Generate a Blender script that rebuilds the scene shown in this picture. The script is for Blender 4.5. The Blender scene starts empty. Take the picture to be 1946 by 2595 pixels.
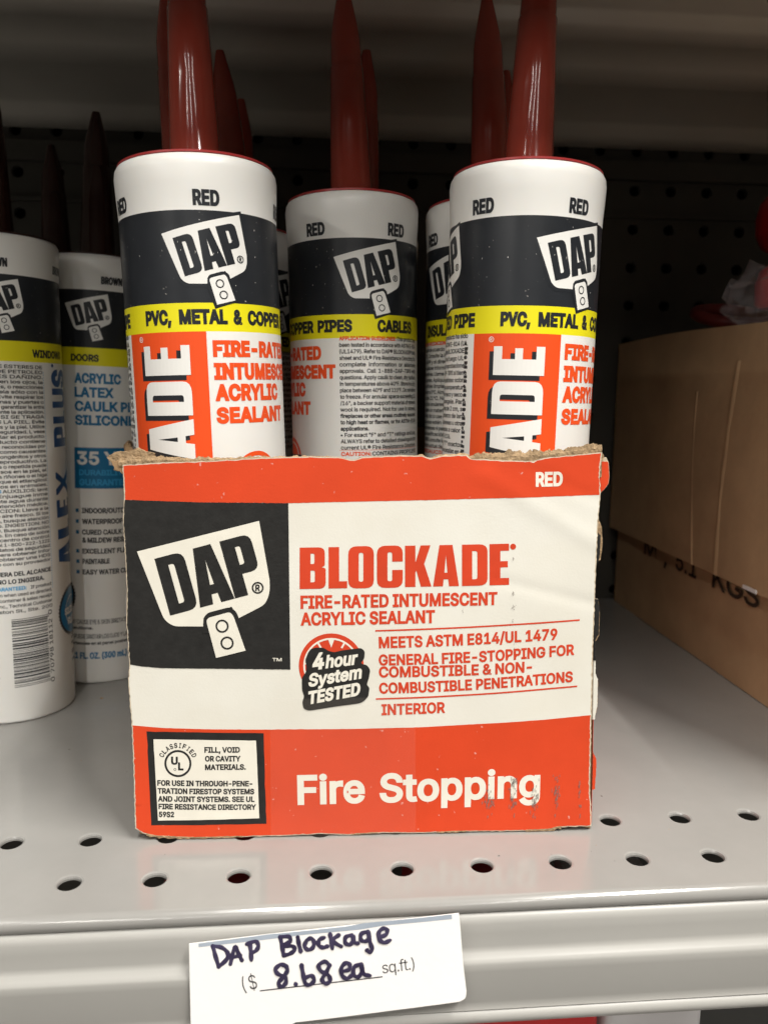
import bpy, math, random
import numpy as np
from mathutils import Matrix, Vector
from mathutils.geometry import tessellate_polygon
from mathutils import noise as mnoise
rnd = random.Random(7)
PI = math.pi
scene = bpy.context.scene
COL = scene.collection

# ------------------------------------------------------------------ camera
W, H = 1946.0, 2595.0                      # the photograph's own pixel grid
F, YAW, PIT, ROL = 1998.2, .08569, .14896, .00884
CAM = np.array([0, 0, .147731])
_f = np.array([math.sin(YAW)*math.cos(PIT), math.cos(YAW)*math.cos(PIT), -math.sin(PIT)])
_r = np.array([math.cos(YAW), -math.sin(YAW), 0]); _u = np.cross(_r, _f)
_r, _u = _r*math.cos(ROL)+_u*math.sin(ROL), -_r*math.sin(ROL)+_u*math.cos(ROL)
cam = bpy.data.cameras.new('camera'); co = bpy.data.objects.new('camera', cam); COL.objects.link(co)
cam.sensor_fit = 'HORIZONTAL'; cam.lens = 4.0; cam.sensor_width = 4.0*W/F
cam.clip_start = .01; cam.clip_end = 30
co.matrix_world = Matrix(((_r[0], _u[0], -_f[0], CAM[0]), (_r[1], _u[1], -_f[1], CAM[1]), (_r[2], _u[2], -_f[2], CAM[2]), (0, 0, 0, 1)))
cam.dof.use_dof = True; cam.dof.focus_distance = .262; cam.dof.aperture_fstop = 2.3
scene.camera = co

# ------------------------------------------------------------------ world, lamps, exposure
world = bpy.data.worlds.new('World'); scene.world = world; world.use_nodes = True
bg = world.node_tree.nodes['Background']; bg.inputs[0].default_value = (1.0, .95, .88, 1); bg.inputs[1].default_value = .075
def area(name, loc, size, power, rot=(0, 0, 0), color=(1, .965, .905)):
    l = bpy.data.lights.new(name, 'AREA'); l.shape = 'RECTANGLE'; l.size, l.size_y = size; l.energy = power; l.color = color
    o = bpy.data.objects.new(name, l); o.location = loc; o.rotation_euler = rot; COL.objects.link(o); return o
# rows of tube lamps on the ceiling of the aisle: the nearest length of each row, then the rows running away behind
for lx, ly, ln_, pw in ((-.95, -.62, 1.3, 12), (-.10, -.62, 1.3, 26), (.85, -.62, 1.3, 100), (-.95, -3.9, 4.0, 36), (-.10, -3.9, 4.0, 30), (.85, -3.9, 4.0, 30), (-3.0, -3.2, 4.0, 105)):
    area('ceiling_tube_lamp', (lx, ly, 1.9), (.04, ln_), pw)
vs = scene.view_settings; vs.view_transform = 'Standard'; vs.look = 'None'; vs.gamma = 1; vs.exposure = -.06
scene.cycles.max_bounces = 8; scene.cycles.use_denoising = True

# ------------------------------------------------------------------ helpers: rays, meshes, tags
def ray(px, py):
    d = _f + _r*(px-W/2)/F - _u*(py-H/2)/F
    return d/np.linalg.norm(d)
def on_plane(px, py, P, N):
    d = ray(px, py); t = np.dot(np.array(P)-CAM, N)/np.dot(d, N); return CAM+d*t
def tag(o, label=None, cat=None, group=None, kind=None):
    if label: o['label'] = label
    if cat: o['category'] = cat
    if group: o['group'] = group
    if kind: o['kind'] = kind
    return o
def empty(name, loc=(0, 0, 0), rot=(0, 0, 0)):
    o = bpy.data.objects.new(name, None); o.location = loc; o.rotation_euler = rot; o.empty_display_size = .02; COL.objects.link(o); return o
def mesh_obj(name, verts, faces, mats, parent=None, fm=None, smooth=False, auto=None):
    me = bpy.data.meshes.new(name); me.from_pydata([tuple(map(float, v)) for v in verts], [], faces)
    if not isinstance(mats, (list, tuple)): mats = [mats]
    for m in mats: me.materials.append(m)
    if fm is not None: me.polygons.foreach_set('material_index', fm)
    if smooth: me.polygons.foreach_set('use_smooth', [True]*len(me.polygons))
    me.update()
    if auto is not None:
        me.set_sharp_from_angle(angle=math.radians(auto))
    o = bpy.data.objects.new(name, me); o.parent = parent; COL.objects.link(o); return o
class MB:
    def __init__(s): s.v = []; s.f = []; s.m = []
    def add(s, v, f, m=0):
        n = len(s.v); s.v += [tuple(p) for p in v]; s.f += [tuple(i+n for i in q) for q in f]; s.m += [m]*len(f)
    def box(s, a, b, m=0, skip=()):
        (x0, y0, z0), (x1, y1, z1) = a, b
        v = [(x0,y0,z0),(x1,y0,z0),(x1,y1,z0),(x0,y1,z0),(x0,y0,z1),(x1,y0,z1),(x1,y1,z1),(x0,y1,z1)]
        s.add(v, [(0,3,2,1),(4,5,6,7),(0,1,5,4),(1,2,6,5),(2,3,7,6),(3,0,4,7)], m)
    def build(s, name, mats, parent=None, smooth=False, auto=None):
        return mesh_obj(name, s.v, s.f, mats, parent, s.m, smooth, auto)

# ------------------------------------------------------------------ materials
def mat(name, col, rough=.5, spec=.5, coat=0, noise=0, nscale=40, bump=0, bscale=200, metal=0, sss=0, alpha=1, speck=0, trans=0, rnoise=0, bdetail=4, var=None):
    m = bpy.data.materials.new(name); m.use_nodes = True; nt = m.node_tree; b = nt.nodes['Principled BSDF']
    b.inputs['Base Color'].default_value = (*col, 1); b.inputs['Roughness'].default_value = rough
    b.inputs['Specular IOR Level'].default_value = spec; b.inputs['Metallic'].default_value = metal
    b.inputs['Coat Weight'].default_value = coat; b.inputs['Coat Roughness'].default_value = .12
    if sss: b.inputs['Subsurface Weight'].default_value = sss; b.inputs['Subsurface Radius'].default_value = (.004, .003, .002); b.inputs['Subsurface Scale'].default_value = .6
    if alpha < 1: b.inputs['Alpha'].default_value = alpha
    if trans: b.inputs['Transmission Weight'].default_value = trans
    tc = nt.nodes.new('ShaderNodeTexCoord')
    L = nt.links.new
    if noise or var:
        n = nt.nodes.new('ShaderNodeTexNoise'); n.inputs['Scale'].default_value = nscale; n.inputs['Detail'].default_value = 6; n.inputs['Roughness'].default_value = .6
        L(tc.outputs['Object'], n.inputs['Vector'])
        r = nt.nodes.new('ShaderNodeValToRGB'); r.color_ramp.elements[0].position = .3; r.color_ramp.elements[1].position = .7
        dark = var if var else [c*(1-noise) for c in col]
        r.color_ramp.elements[0].color = (*dark, 1); r.color_ramp.elements[1].color = (*[min(1, c*(1+noise*.3)) for c in col], 1)
        L(n.outputs['Fac'], r.inputs['Fac']); out = r.outputs['Color']
        if speck:
            v = nt.nodes.new('ShaderNodeTexNoise'); v.inputs['Scale'].default_value = nscale*14; v.inputs['Detail'].default_value = 2
            L(tc.outputs['Object'], v.inputs['Vector'])
            q = nt.nodes.new('ShaderNodeValToRGB'); q.color_ramp.elements[0].position = .72; q.color_ramp.elements[1].position = .78
            q.color_ramp.elements[0].color = (0, 0, 0, 1); q.color_ramp.elements[1].color = (speck, speck, speck, 1)
            mx = nt.nodes.new('ShaderNodeMixRGB'); mx.inputs[2].default_value = (.7, .66, .6, 1)
            L(v.outputs['Fac'], q.inputs['Fac']); L(q.outputs['Color'], mx.inputs[0]); L(out, mx.inputs[1]); out = mx.outputs[0]
        L(out, b.inputs['Base Color'])
    if rnoise:
        n3 = nt.nodes.new('ShaderNodeTexNoise'); n3.inputs['Scale'].default_value = 25; n3.inputs['Detail'].default_value = 5
        L(tc.outputs['Object'], n3.inputs['Vector'])
        mr = nt.nodes.new('ShaderNodeMapRange'); mr.inputs['To Min'].default_value = max(.02, rough-rnoise); mr.inputs['To Max'].default_value = rough+rnoise
        L(n3.outputs['Fac'], mr.inputs['Value']); L(mr.outputs['Result'], b.inputs['Roughness'])
    if bump:
        n2 = nt.nodes.new('ShaderNodeTexNoise'); n2.inputs['Scale'].default_value = bscale; n2.inputs['Detail'].default_value = bdetail
        L(tc.outputs['Object'], n2.inputs['Vector'])
        bp = nt.nodes.new('ShaderNodeBump'); bp.inputs['Strength'].default_value = 1; bp.inputs['Distance'].default_value = bump
        L(n2.outputs['Fac'], bp.inputs['Height']); L(bp.outputs['Normal'], b.inputs['Normal'])
    return m
CR = (.705, .692, .63); OR = (.62, .058, .016); BK = (.018, .0175, .0165)
M_cream = mat('cream_paper', CR, .55, .35, var=(.655, .63, .55), nscale=24, bump=.00003, bscale=1400)
M_orange = mat('orange_ink', OR, .6, .2, noise=.10, nscale=35, bump=.00003, bscale=1400, speck=.35)
M_black = mat('black_ink', BK, .55, .3, noise=.3, nscale=300, bump=.00008, bscale=900)
M_inkred = mat('orange_ink_lettering', (.59, .052, .016), .5, .35, noise=.12, nscale=80)
M_inkwhite = mat('unprinted_paper_lettering', (.74, .71, .62), .5, .35, noise=.06, nscale=80)
M_torn = mat('torn_paper_edge', (.62, .52, .38), .9, .2, noise=.35, nscale=500)
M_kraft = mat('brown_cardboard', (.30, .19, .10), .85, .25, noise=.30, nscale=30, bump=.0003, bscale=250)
M_fluff = mat('torn_corrugated_fibre', (.36, .25, .145), .95, .15, noise=.5, nscale=450, bump=.0006, bscale=900)
M_smudge = mat('grey_ink_smudge', (.20, .17, .15), .7, .2, alpha=.45)
M_wt = mat('white_tube_plastic', (.80, .79, .755), .32, .5, sss=.12, noise=.03, nscale=30)
M_navy = mat('dark_label_ink', (.021, .0235, .028), .30, .5, noise=.25, nscale=60, speck=.5)
M_yel = mat('yellow_label_ink', (.80, .72, .012), .33, .5, noise=.04, nscale=60)
M_tor = mat('orange_label_ink', (.80, .082, .014), .33, .5, noise=.04, nscale=60)
M_twh = mat('white_label_ink', (.80, .79, .755), .33, .5)
M_teal = mat('blue_label_ink', (.008, .16, .34), .35, .5)
M_cyan = mat('pale_blue_label_ink', (.04, .33, .62), .35, .5)
M_dblue = mat('deep_blue_label_ink', (.01, .07, .22), .35, .5)
M_rim = mat('red_plastic_end_plate', (.36, .03, .03), .3, .5)
M_noz = mat('red_plastic_nozzle', (.26, .040, .025), .13, .5, rnoise=.03, noise=.12, nscale=60)
M_nozb = mat('brown_plastic_nozzle', (.030, .009, .006), .2, .5)
M_shelf = mat('putty_grey_shelf_paint', (.255, .249, .236), .15, .8, noise=.09, nscale=22, rnoise=.05, bump=.00002, bscale=350)
M_lip = mat('putty_grey_rail_paint', (.305, .298, .280), .33, .35, noise=.05, nscale=14, rnoise=.04, bump=.00002, bscale=350)
M_under = mat('upper_shelf_paint', (.38, .36, .32), .35, .5, noise=.12, nscale=9)
M_peg = mat('dark_pegboard_paint', (.045, .042, .034), .5, .4, noise=.25, nscale=18)
M_void = mat('painted_hole_shade', (.004, .004, .004), .9, .1)  # near-black colour standing in for the shade inside the pegboard holes
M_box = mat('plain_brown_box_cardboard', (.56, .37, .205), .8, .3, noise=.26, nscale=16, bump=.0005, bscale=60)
M_boxt = mat('box_crease', (.45, .295, .165), .7, .3, noise=.1, nscale=20)
M_boxink = mat('black_stencil_ink', (.055, .038, .026), .8, .2)
M_card = mat('white_card', (.84, .82, .80), .45, .4, noise=.03, nscale=40, bump=.00004, bscale=500)
M_cstrip = mat('blue_grey_strip', (.36, .41, .48), .4, .4, noise=.15, nscale=60)
M_marker = mat('dark_violet_marker', (.014, .010, .034), .3, .5, nscale=190, var=(.055, .045, .095))
M_cprint = mat('black_card_printing', (.04, .04, .045), .5, .4)
M_clear = mat('clear_tape', (.8, .7, .6), .10, .5, alpha=.03)
M_bag = mat('clear_plastic_bag', (.55, .52, .55), .15, .6, alpha=.20, bump=.002, bscale=120)
M_redp = mat('red_plastic', (.60, .022, .025), .35, .5)
M_dred = mat('dark_red_rubber', (.12, .012, .01), .5, .4)
M_whitep = mat('milky_plastic', (.62, .60, .60), .35, .5)
M_floor = mat('dark_floor', (.12, .11, .10), .6, .4, noise=.2)

# ------------------------------------------------------------------ flat print helpers: 2-D triangles
def tess(outer, holes=()):
    polys = [[Vector((p[0], p[1], 0)) for p in outer]]+[[Vector((p[0], p[1], 0)) for p in h] for h in holes]
    flat = [tuple(p)[:2] for q in polys for p in q]
    return flat, [tuple(t) for t in tessellate_polygon(polys)]
def rounded(pts, n=4):
    """pts: (x, y) or (x, y, r): the corners with r are rounded."""
    out = []; N = len(pts)
    for i, p in enumerate(pts):
        if len(p) == 2 or not p[2]: out.append((p[0], p[1])); continue
        P = Vector(p[:2]); A = Vector(pts[i-1][:2])-P; B = Vector(pts[(i+1) % N][:2])-P
        r = min(p[2], A.length*.49, B.length*.49); a = P+A.normalized()*r; b = P+B.normalized()*r
        for k in range(n+1):
            t = k/n; q = a*(1-t)**2+P*2*t*(1-t)+b*t*t; out.append((q.x, q.y))
    return out
# outlines of a plain grotesque alphabet: character, advance, then closed outlines (units: 254 = cap height)
GLYPHS = r'''!98;34,80 32,254 66,254 64,80;49,-2 40,-1 33,4 28,12 26,20 28,29 33,37 40,42 49,43 58,42 65,37 70,29 72,20 70,12 65,4 58,-1
"161;39,159 35,254 68,254 64,159;96,159 93,254 125,254 122,159
$224;101,-37 101,292 122,292 122,-37;112,-4 98,-4 86,-2 74,1 64,5 46,15 32,30 23,48 19,68 52,68 55,55 62,44 71,35 83,29 97,26 112,25 128,26 143,30 155,37 165,46 171,57 173,70 171,81 166,89 158,96 148,102 122,111 92,120 77,124 64,130 53,137 43,145 36,153 30,163 27,174 26,186 29,206 37,224 51,238 69,249 79,253 90,256 101,257 114,258 126,257 137,256 148,253 158,249 175,238 189,224 197,208 200,189 169,189 163,206 151,219 134,227 112,229 97,228 84,224 73,218 64,209 59,199 58,188 60,176 65,167 74,160 85,154 106,147 132,140 156,132 168,126 179,119 189,110 197,99 202,85 204,69 201,50 193,32 180,17 162,5 151,1 139,-2 126,-4
&224;98,-3 75,-1 55,6 39,17 27,31 20,48 17,67 19,82 24,95 32,106 42,117 70,139 108,168 118,176 127,187 130,194 131,202 129,214 123,223 113,228 101,230 92,229 84,227 77,222 73,216 69,208 68,199 69,190 73,182 84,164 102,142 219,0 182,0 86,116 61,146 51,159 44,172 39,185 38,199 40,215 45,229 55,241 67,249 82,255 100,257 118,255 133,249 145,241 154,230 160,217 162,202 161,191 158,181 152,171 146,162 128,146 77,109 64,98 55,87 50,77 48,66 50,54 55,44 62,35 72,29 83,25 96,23 111,25 126,30 139,37 151,48 160,61 168,76 173,93 174,112 204,112 202,90 198,72 192,57 185,46 173,31 166,23 153,12 136,3 117,-2
'104;39,159 35,254 68,254 64,159
(137;45,103 45,117 46,132 48,147 50,162 53,177 57,192 61,206 66,221 71,234 76,247 82,259 88,270 118,270 112,256 106,242 100,228 95,214 91,200 87,185 84,171 81,157 79,143 77,129 76,116 76,103 76,92 77,80 78,69 80,57 83,45 86,33 90,21 94,8 99,-5 105,-19 111,-33 118,-48 88,-48 78,-29 69,-11 62,8 56,27 51,46 47,66 45,84
)137;19,-48 26,-33 32,-18 38,-4 43,9 47,22 51,34 54,46 57,58 58,70 60,81 61,92 61,103 61,116 60,129 58,143 56,157 53,171 50,185 46,200 41,214 36,228 31,242 25,256 19,270 48,270 54,259 60,247 66,234 71,221 76,206 80,192 83,177 86,162 89,147 91,132 92,117 92,103 91,84 89,65 86,46 81,27 74,8 67,-11 58,-30 48,-48
+227;99,17 99,182 128,182 128,17;31,86 31,113 195,113 195,86
,94;19,-60 34,36 68,36 42,-60
-227;168,122 168,94 57,94 57,122
.94;48,-2 39,-1 31,4 26,12 25,20 26,29 31,37 39,42 48,43 56,42 64,37 69,29 71,20 69,12 64,4 56,-1
/125;117,266 36,-38 7,-38 89,266
0227;113,-3 100,-2 87,0 76,5 65,12 56,21 47,31 40,43 34,57 30,72 27,89 25,107 24,127 25,147 27,165 30,182 35,197 40,211 48,223 56,234 65,242 76,249 87,254 100,257 113,258 127,257 139,254 151,249 161,242 171,234 179,223 186,211 192,197 197,182 200,165 202,147 203,127 202,107 200,89 197,72 192,57 186,43 179,31 171,21 162,12 151,5 140,0 127,-2;113,25 131,28 145,37 157,52 165,72 168,84 170,97 171,111 172,127 171,143 170,157 168,170 165,182 157,203 145,218 131,227 113,230 96,227 82,218 70,203 62,182 59,170 56,157 55,143 55,127 55,111 56,97 59,84 62,72 70,52 82,37 96,28
1227;38,0 38,27 195,27 195,0;138,254 138,0 106,0 106,224 105,224 43,179 43,213 99,254
2227;32,0 32,24 117,114 141,141 149,153 155,163 159,174 160,186 159,198 154,209 146,218 137,224 125,228 112,230 98,228 86,224 77,216 69,207 65,195 64,181 33,181 35,202 43,221 55,237 72,248 91,255 112,258 134,255 153,248 169,237 181,223 188,205 191,186 189,172 185,159 179,145 168,129 133,90 76,30 76,28 195,28 195,0
3227;109,-3 87,-1 66,5 49,15 35,29 26,46 22,66 55,66 57,54 63,44 72,35 83,30 95,26 109,25 124,26 138,30 149,37 157,46 163,58 165,72 163,86 158,98 150,109 137,117 121,122 101,124 78,124 78,150 144,224 144,226 35,226 35,254 186,254 186,230 106,139 106,144 119,145 132,144 144,142 154,138 172,127 185,111 194,93 196,72 194,51 185,33 172,18 154,6 144,2 133,-1 121,-3
4227;20,53 20,79 123,254 155,254 54,83 54,81 207,81 207,53;141,0 141,61 141,73 141,159 171,159 171,0
5227;111,-3 89,-1 70,6 54,16 41,30 33,47 30,65 61,65 64,54 69,44 77,36 87,30 98,26 111,25 125,27 138,32 149,41 157,52 162,66 164,81 162,97 157,111 148,122 137,131 124,137 109,138 96,137 84,134 73,129 64,123 34,126 48,254 183,254 183,226 75,226 67,151 68,151 77,157 89,162 101,166 115,167 131,165 147,160 161,153 172,143 182,130 189,116 194,99 195,82 195,70 193,58 189,48 184,38 171,21 154,8 144,3 134,-1 123,-3
6227;113,-3 91,-1 71,7 55,20 42,37 34,58 32,81 34,100 40,119 45,130 51,142 59,156 69,170 126,254 161,254 75,131 73,131 77,137 83,144 90,149 98,153 107,156 117,157 139,155 158,147 173,136 185,120 192,101 194,79 192,56 184,36 171,20 155,7 135,-1;113,24 127,26 139,31 149,40 157,51 162,64 164,79 162,94 157,107 149,118 139,126 127,131 113,133 99,131 87,126 77,118 69,107 64,94 62,79 64,64 69,51 77,40 87,31 99,26
7227;48,0 162,224 162,226 31,226 31,254 195,254 195,224 82,0
8227;113,-3 101,-3 89,-1 78,2 68,6 50,17 37,31 29,48 26,68 28,83 33,98 40,110 51,121 63,128 76,132 76,133 59,141 46,154 38,171 35,190 38,209 45,225 57,239 73,249 92,256 113,258 134,256 153,249 169,239 181,225 188,209 191,190 188,171 180,154 167,141 150,133 150,132 164,128 176,121 186,110 194,98 199,83 200,68 198,48 189,31 176,17 158,6 148,2 137,-1 126,-3;113,25 129,26 142,30 153,37 161,46 167,57 168,69 167,83 161,94 153,104 141,111 128,116 113,118 98,116 85,111 73,104 65,94 59,83 58,69 59,57 64,46 73,37 84,30 97,26;113,145 126,146 137,150 146,157 154,165 158,176 160,188 158,200 154,210 147,218 138,225 126,229 113,230 100,229 89,225 79,218 72,210 68,200 66,188 68,176 72,165 79,157 89,150 100,146
9227;113,258 135,255 155,247 171,234 184,217 192,197 194,173 192,155 186,135 181,124 175,112 167,99 158,84 100,0 65,0 151,124 154,124 149,117 144,111 137,105 128,101 119,98 109,97 87,100 69,107 53,119 41,134 34,154 32,176 34,198 42,218 55,235 71,247 91,255;113,230 99,228 87,223 77,215 69,204 64,191 63,176 64,161 69,148 77,137 87,129 99,123 113,122 127,123 139,129 149,137 157,147 162,160 164,175 162,190 157,204 150,215 139,223 127,228
:94;48,-2 39,-1 31,4 26,12 25,20 26,29 31,37 39,42 48,43 56,42 64,37 69,29 71,20 69,12 64,4 56,-1;48,135 39,137 31,142 26,149 25,158 26,167 31,174 39,179 48,181 56,179 64,174 69,167 71,158 69,149 64,142 56,137
;94;19,-60 34,36 68,36 42,-60;52,135 43,137 36,142 31,149 29,158 31,167 36,174 43,179 52,181 61,179 68,174 73,167 75,158 73,149 68,142 61,137
?180;66,76 66,80 67,100 71,115 76,126 84,135 104,149 115,157 123,167 129,178 131,192 129,203 125,213 119,220 110,226 100,230 89,231 78,230 69,226 60,221 53,213 48,202 46,189 14,189 17,209 24,226 36,240 51,250 69,256 89,258 110,256 127,249 142,239 153,226 160,209 162,191 160,172 153,156 142,142 127,130 110,118 104,111 100,103 98,93 97,79 97,76;82,-2 73,-1 66,4 61,12 59,20 61,29 66,37 73,42 82,43 91,42 98,37 103,29 105,20 103,12 98,4 91,-1
A240;8,0 101,254 138,254 231,0 198,0 144,151 132,186 116,239 123,239 106,185 95,151 43,0;55,71 55,99 185,99 185,71
B228;30,0 30,254 121,254 145,252 164,245 180,235 190,221 197,205 199,187 198,172 193,160 187,150 178,143 168,137 157,133 157,131 170,129 182,123 192,114 201,102 207,86 209,68 207,50 200,33 189,20 172,9 162,5 151,2 138,1 123,0;62,29 122,29 148,31 165,40 175,53 178,68 176,81 171,92 163,102 153,109 140,114 124,115 62,115;62,143 119,143 132,144 144,148 154,155 162,163 166,174 168,186 165,202 156,214 141,223 120,226 62,226
C255;134,-3 118,-2 103,1 88,6 75,12 63,21 52,32 43,44 35,58 28,73 24,90 21,108 20,127 21,146 24,165 28,181 35,197 43,210 52,223 63,233 75,242 88,249 103,254 118,257 134,258 152,256 170,252 186,245 201,236 214,224 224,209 232,193 236,174 204,174 200,186 195,197 187,206 179,214 169,220 158,224 146,227 134,228 111,225 92,216 83,210 75,202 68,192 62,182 58,170 54,157 52,143 52,127 52,111 54,97 58,84 63,72 68,62 75,53 83,45 92,38 112,29 134,26 146,27 158,30 169,34 179,40 187,48 195,57 200,68 204,80 236,80 232,62 224,45 214,31 201,19 187,9 170,2 153,-2
D252;109,0 48,0 48,29 107,29 122,29 136,31 148,35 159,40 169,47 177,55 184,64 189,75 194,86 197,99 199,113 200,128 199,142 197,156 194,169 190,180 184,191 177,200 169,208 160,214 149,219 138,223 125,225 110,226 47,226 47,254 113,254 131,253 147,251 162,246 176,239 189,231 200,221 209,209 217,196 223,181 227,164 230,147 231,128 230,109 227,91 223,74 217,59 209,46 199,34 188,24 175,15 161,9 145,4 128,1;62,254 62,0 30,0 30,254
E210;30,0 30,254 186,254 186,226 62,226 62,143 178,143 178,114 62,114 62,29 188,29 188,0
F205;30,0 30,254 185,254 185,226 62,226 62,139 173,139 173,111 62,111 62,0
G261;134,-3 118,-2 102,1 88,6 75,13 63,21 52,32 42,44 35,58 28,73 24,90 21,108 20,127 21,146 24,165 28,181 35,197 42,210 52,223 62,233 74,242 88,249 102,254 117,257 132,258 152,256 170,252 187,245 202,235 214,222 225,208 232,192 237,174 204,174 199,186 194,197 186,206 178,213 168,220 158,224 146,227 133,228 111,225 92,216 75,202 62,182 58,170 54,157 52,143 52,127 52,111 54,97 58,84 63,72 68,62 75,53 83,45 92,38 112,29 134,26 155,29 172,36 187,47 198,62 205,80 207,101 217,100 141,100 141,128 239,128 239,100 238,85 236,71 231,58 225,45 218,34 209,25 199,16 188,9 176,4 163,0 149,-3
H259;30,0 30,254 62,254 62,144 196,144 196,254 228,254 228,0 196,0 196,116 62,116 62,0
I151;16,0 16,29 59,29 59,226 16,226 16,254 135,254 135,226 91,226 91,29 135,29 135,0
J199;93,-3 76,-2 62,2 49,8 38,16 28,27 22,40 18,56 17,73 17,86 49,86 49,73 52,52 61,37 75,28 93,25 110,28 124,37 133,52 136,73 136,254 168,254 168,73 167,56 163,40 156,27 147,16 136,8 123,2 108,-2
K234;52,73 52,108 70,131 87,152 106,172 182,254 224,254 116,138 114,138;30,0 30,254 62,254 62,167 62,112 62,97 62,0;186,0 94,130 114,155 224,0
L197;30,0 30,254 62,254 62,29 181,29 181,0
M315;30,0 30,254 76,254 139,94 144,79 150,61 156,42 161,24 154,24 159,41 165,61 171,79 176,94 238,254 284,254 284,0 252,0 252,145 252,163 253,184 253,207 253,229 256,229 249,205 241,181 234,161 228,145 171,0 143,0 85,145 80,160 72,181 65,204 56,229 59,229 60,208 60,186 61,164 61,145 61,0
N262;30,0 30,254 68,254 172,91 181,75 194,53 207,27 202,27 200,54 200,79 199,97 199,254 232,254 232,0 193,0 101,145 89,165 74,191 54,226 60,227 61,192 62,164 62,145 62,0
O267;133,-3 118,-2 103,1 88,6 75,12 63,21 52,32 43,44 35,58 28,73 24,90 21,108 20,127 21,146 24,165 28,181 35,197 43,210 52,223 63,233 75,242 88,249 103,254 118,257 133,258 149,257 164,254 179,249 192,242 204,233 215,223 224,210 232,197 238,181 243,165 246,146 247,127 246,108 243,90 238,73 232,58 224,44 215,32 204,21 192,12 179,6 164,1 149,-2;133,26 155,29 175,38 184,44 191,52 198,61 204,72 209,84 212,97 214,111 215,127 214,143 212,157 209,170 204,182 198,193 191,202 184,210 175,216 155,225 133,228 112,225 92,216 83,210 75,202 69,193 63,182 58,170 54,157 52,143 52,127 52,111 54,97 58,84 63,72 69,62 75,52 83,45 92,38 112,29
P223;30,0 30,254 118,254 132,254 144,252 156,248 166,244 183,231 195,215 202,195 204,174 202,152 195,133 183,116 166,104 156,99 144,96 132,94 118,93 55,93 55,121 116,121 134,123 149,128 159,136 167,147 171,160 172,174 171,188 167,201 159,211 148,219 134,224 116,226 62,226 62,0
Q267;123,80 156,80 185,42 192,32 234,-24 200,-24 173,13 166,23;133,-3 118,-2 103,1 88,6 75,12 63,21 52,32 43,44 35,58 28,73 24,90 21,108 20,127 21,146 24,165 28,181 35,197 43,210 52,223 63,233 75,242 88,249 103,254 118,257 133,258 149,257 164,254 179,249 192,242 204,233 215,223 224,210 232,197 238,181 243,165 246,146 247,127 246,108 243,90 238,73 232,58 224,44 215,32 204,21 192,12 179,6 164,1 149,-2;133,26 155,29 175,38 184,44 191,52 198,61 204,72 209,84 212,97 214,111 215,127 214,143 212,157 209,170 204,182 198,193 191,202 184,210 175,216 155,225 133,228 112,225 92,216 83,210 75,202 69,193 63,182 58,170 54,157 52,143 52,127 52,111 54,97 58,84 63,72 69,62 75,52 83,45 92,38 112,29
R225;30,0 30,254 118,254 132,254 145,252 156,249 167,244 183,232 195,217 202,198 205,176 202,154 195,136 183,120 166,109 156,104 145,101 132,99 118,99 48,99 48,128 117,128 135,129 149,133 160,141 167,150 171,162 173,176 171,190 167,202 159,212 149,220 134,224 116,226 62,226 62,0;177,0 115,115 151,115 214,0
S224;112,-4 98,-4 86,-2 74,1 64,5 46,15 32,30 23,48 19,68 52,68 55,55 62,44 71,35 83,29 97,26 112,25 128,26 143,30 155,37 165,46 171,57 173,70 171,81 166,89 158,96 148,102 122,111 92,120 77,124 64,130 53,137 43,145 36,153 30,163 27,174 26,186 29,206 37,224 51,238 69,249 79,253 90,256 101,257 114,258 126,257 137,256 148,253 158,249 175,238 189,224 197,208 200,189 169,189 163,206 151,219 134,227 112,229 97,228 84,224 73,218 64,209 59,199 58,188 60,176 65,167 74,160 85,154 106,147 132,140 156,132 168,126 179,119 189,110 197,99 202,85 204,69 201,50 193,32 180,17 162,5 151,1 139,-2 126,-4
T225;16,226 16,254 208,254 208,226 128,226 128,0 96,0 96,226
U259;129,-4 115,-3 101,-1 89,3 77,8 66,14 57,22 49,30 42,40 37,51 33,62 31,74 30,87 30,254 62,254 62,89 64,72 70,57 80,44 94,34 110,28 129,26 149,28 165,34 179,44 188,57 194,72 196,89 196,254 229,254 229,87 228,74 226,62 222,51 216,40 210,30 201,22 192,14 182,8 170,3 157,-1 144,-3
V240;102,0 8,254 42,254 96,103 108,69 124,15 117,15 133,69 145,103 197,254 231,254 139,0
W344;78,0 8,254 41,254 82,98 88,73 93,47 98,20 95,20 100,47 106,73 112,98 153,254 190,254 231,98 237,73 243,47 249,20 244,20 249,47 255,73 261,98 302,254 335,254 265,0 228,0 184,161 176,196 168,237 175,237 167,197 159,161 115,0
X238;9,0 109,142 109,118 15,254 52,254 89,200 102,181 112,164 122,146 116,146 126,164 136,181 149,200 187,254 223,254 129,119 129,143 228,0 191,0 146,65 134,83 125,98 115,116 122,116 113,98 103,83 91,65 46,0
Y236;102,0 102,104 8,254 46,254 96,172 111,146 125,115 112,115 126,146 140,172 191,254 228,254 134,104 134,0
Z220;21,0 21,23 137,193 153,215 170,238 174,227 143,226 111,226 20,226 20,254 198,254 198,231 84,64 67,40 49,17 45,27 76,28 107,29 200,29 200,0
a195;80,-4 63,-3 47,2 34,11 24,22 17,37 15,54 17,69 22,80 29,90 39,97 50,102 63,105 89,110 117,113 126,115 133,117 136,121 138,127 138,128 137,139 133,148 128,156 120,161 110,164 98,165 85,164 75,161 66,156 59,150 54,144 50,137 20,146 29,161 39,173 52,182 66,188 82,191 97,192 119,190 131,186 143,180 153,172 161,160 167,145 168,126 168,0 138,0 138,26 136,26 126,12 118,6 108,1 95,-3;85,23 101,24 114,29 124,37 132,47 136,57 138,69 138,95 130,91 116,88 100,86 88,84 67,79 58,75 52,70 47,62 46,52 47,43 51,36 57,30 65,26 74,24
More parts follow.
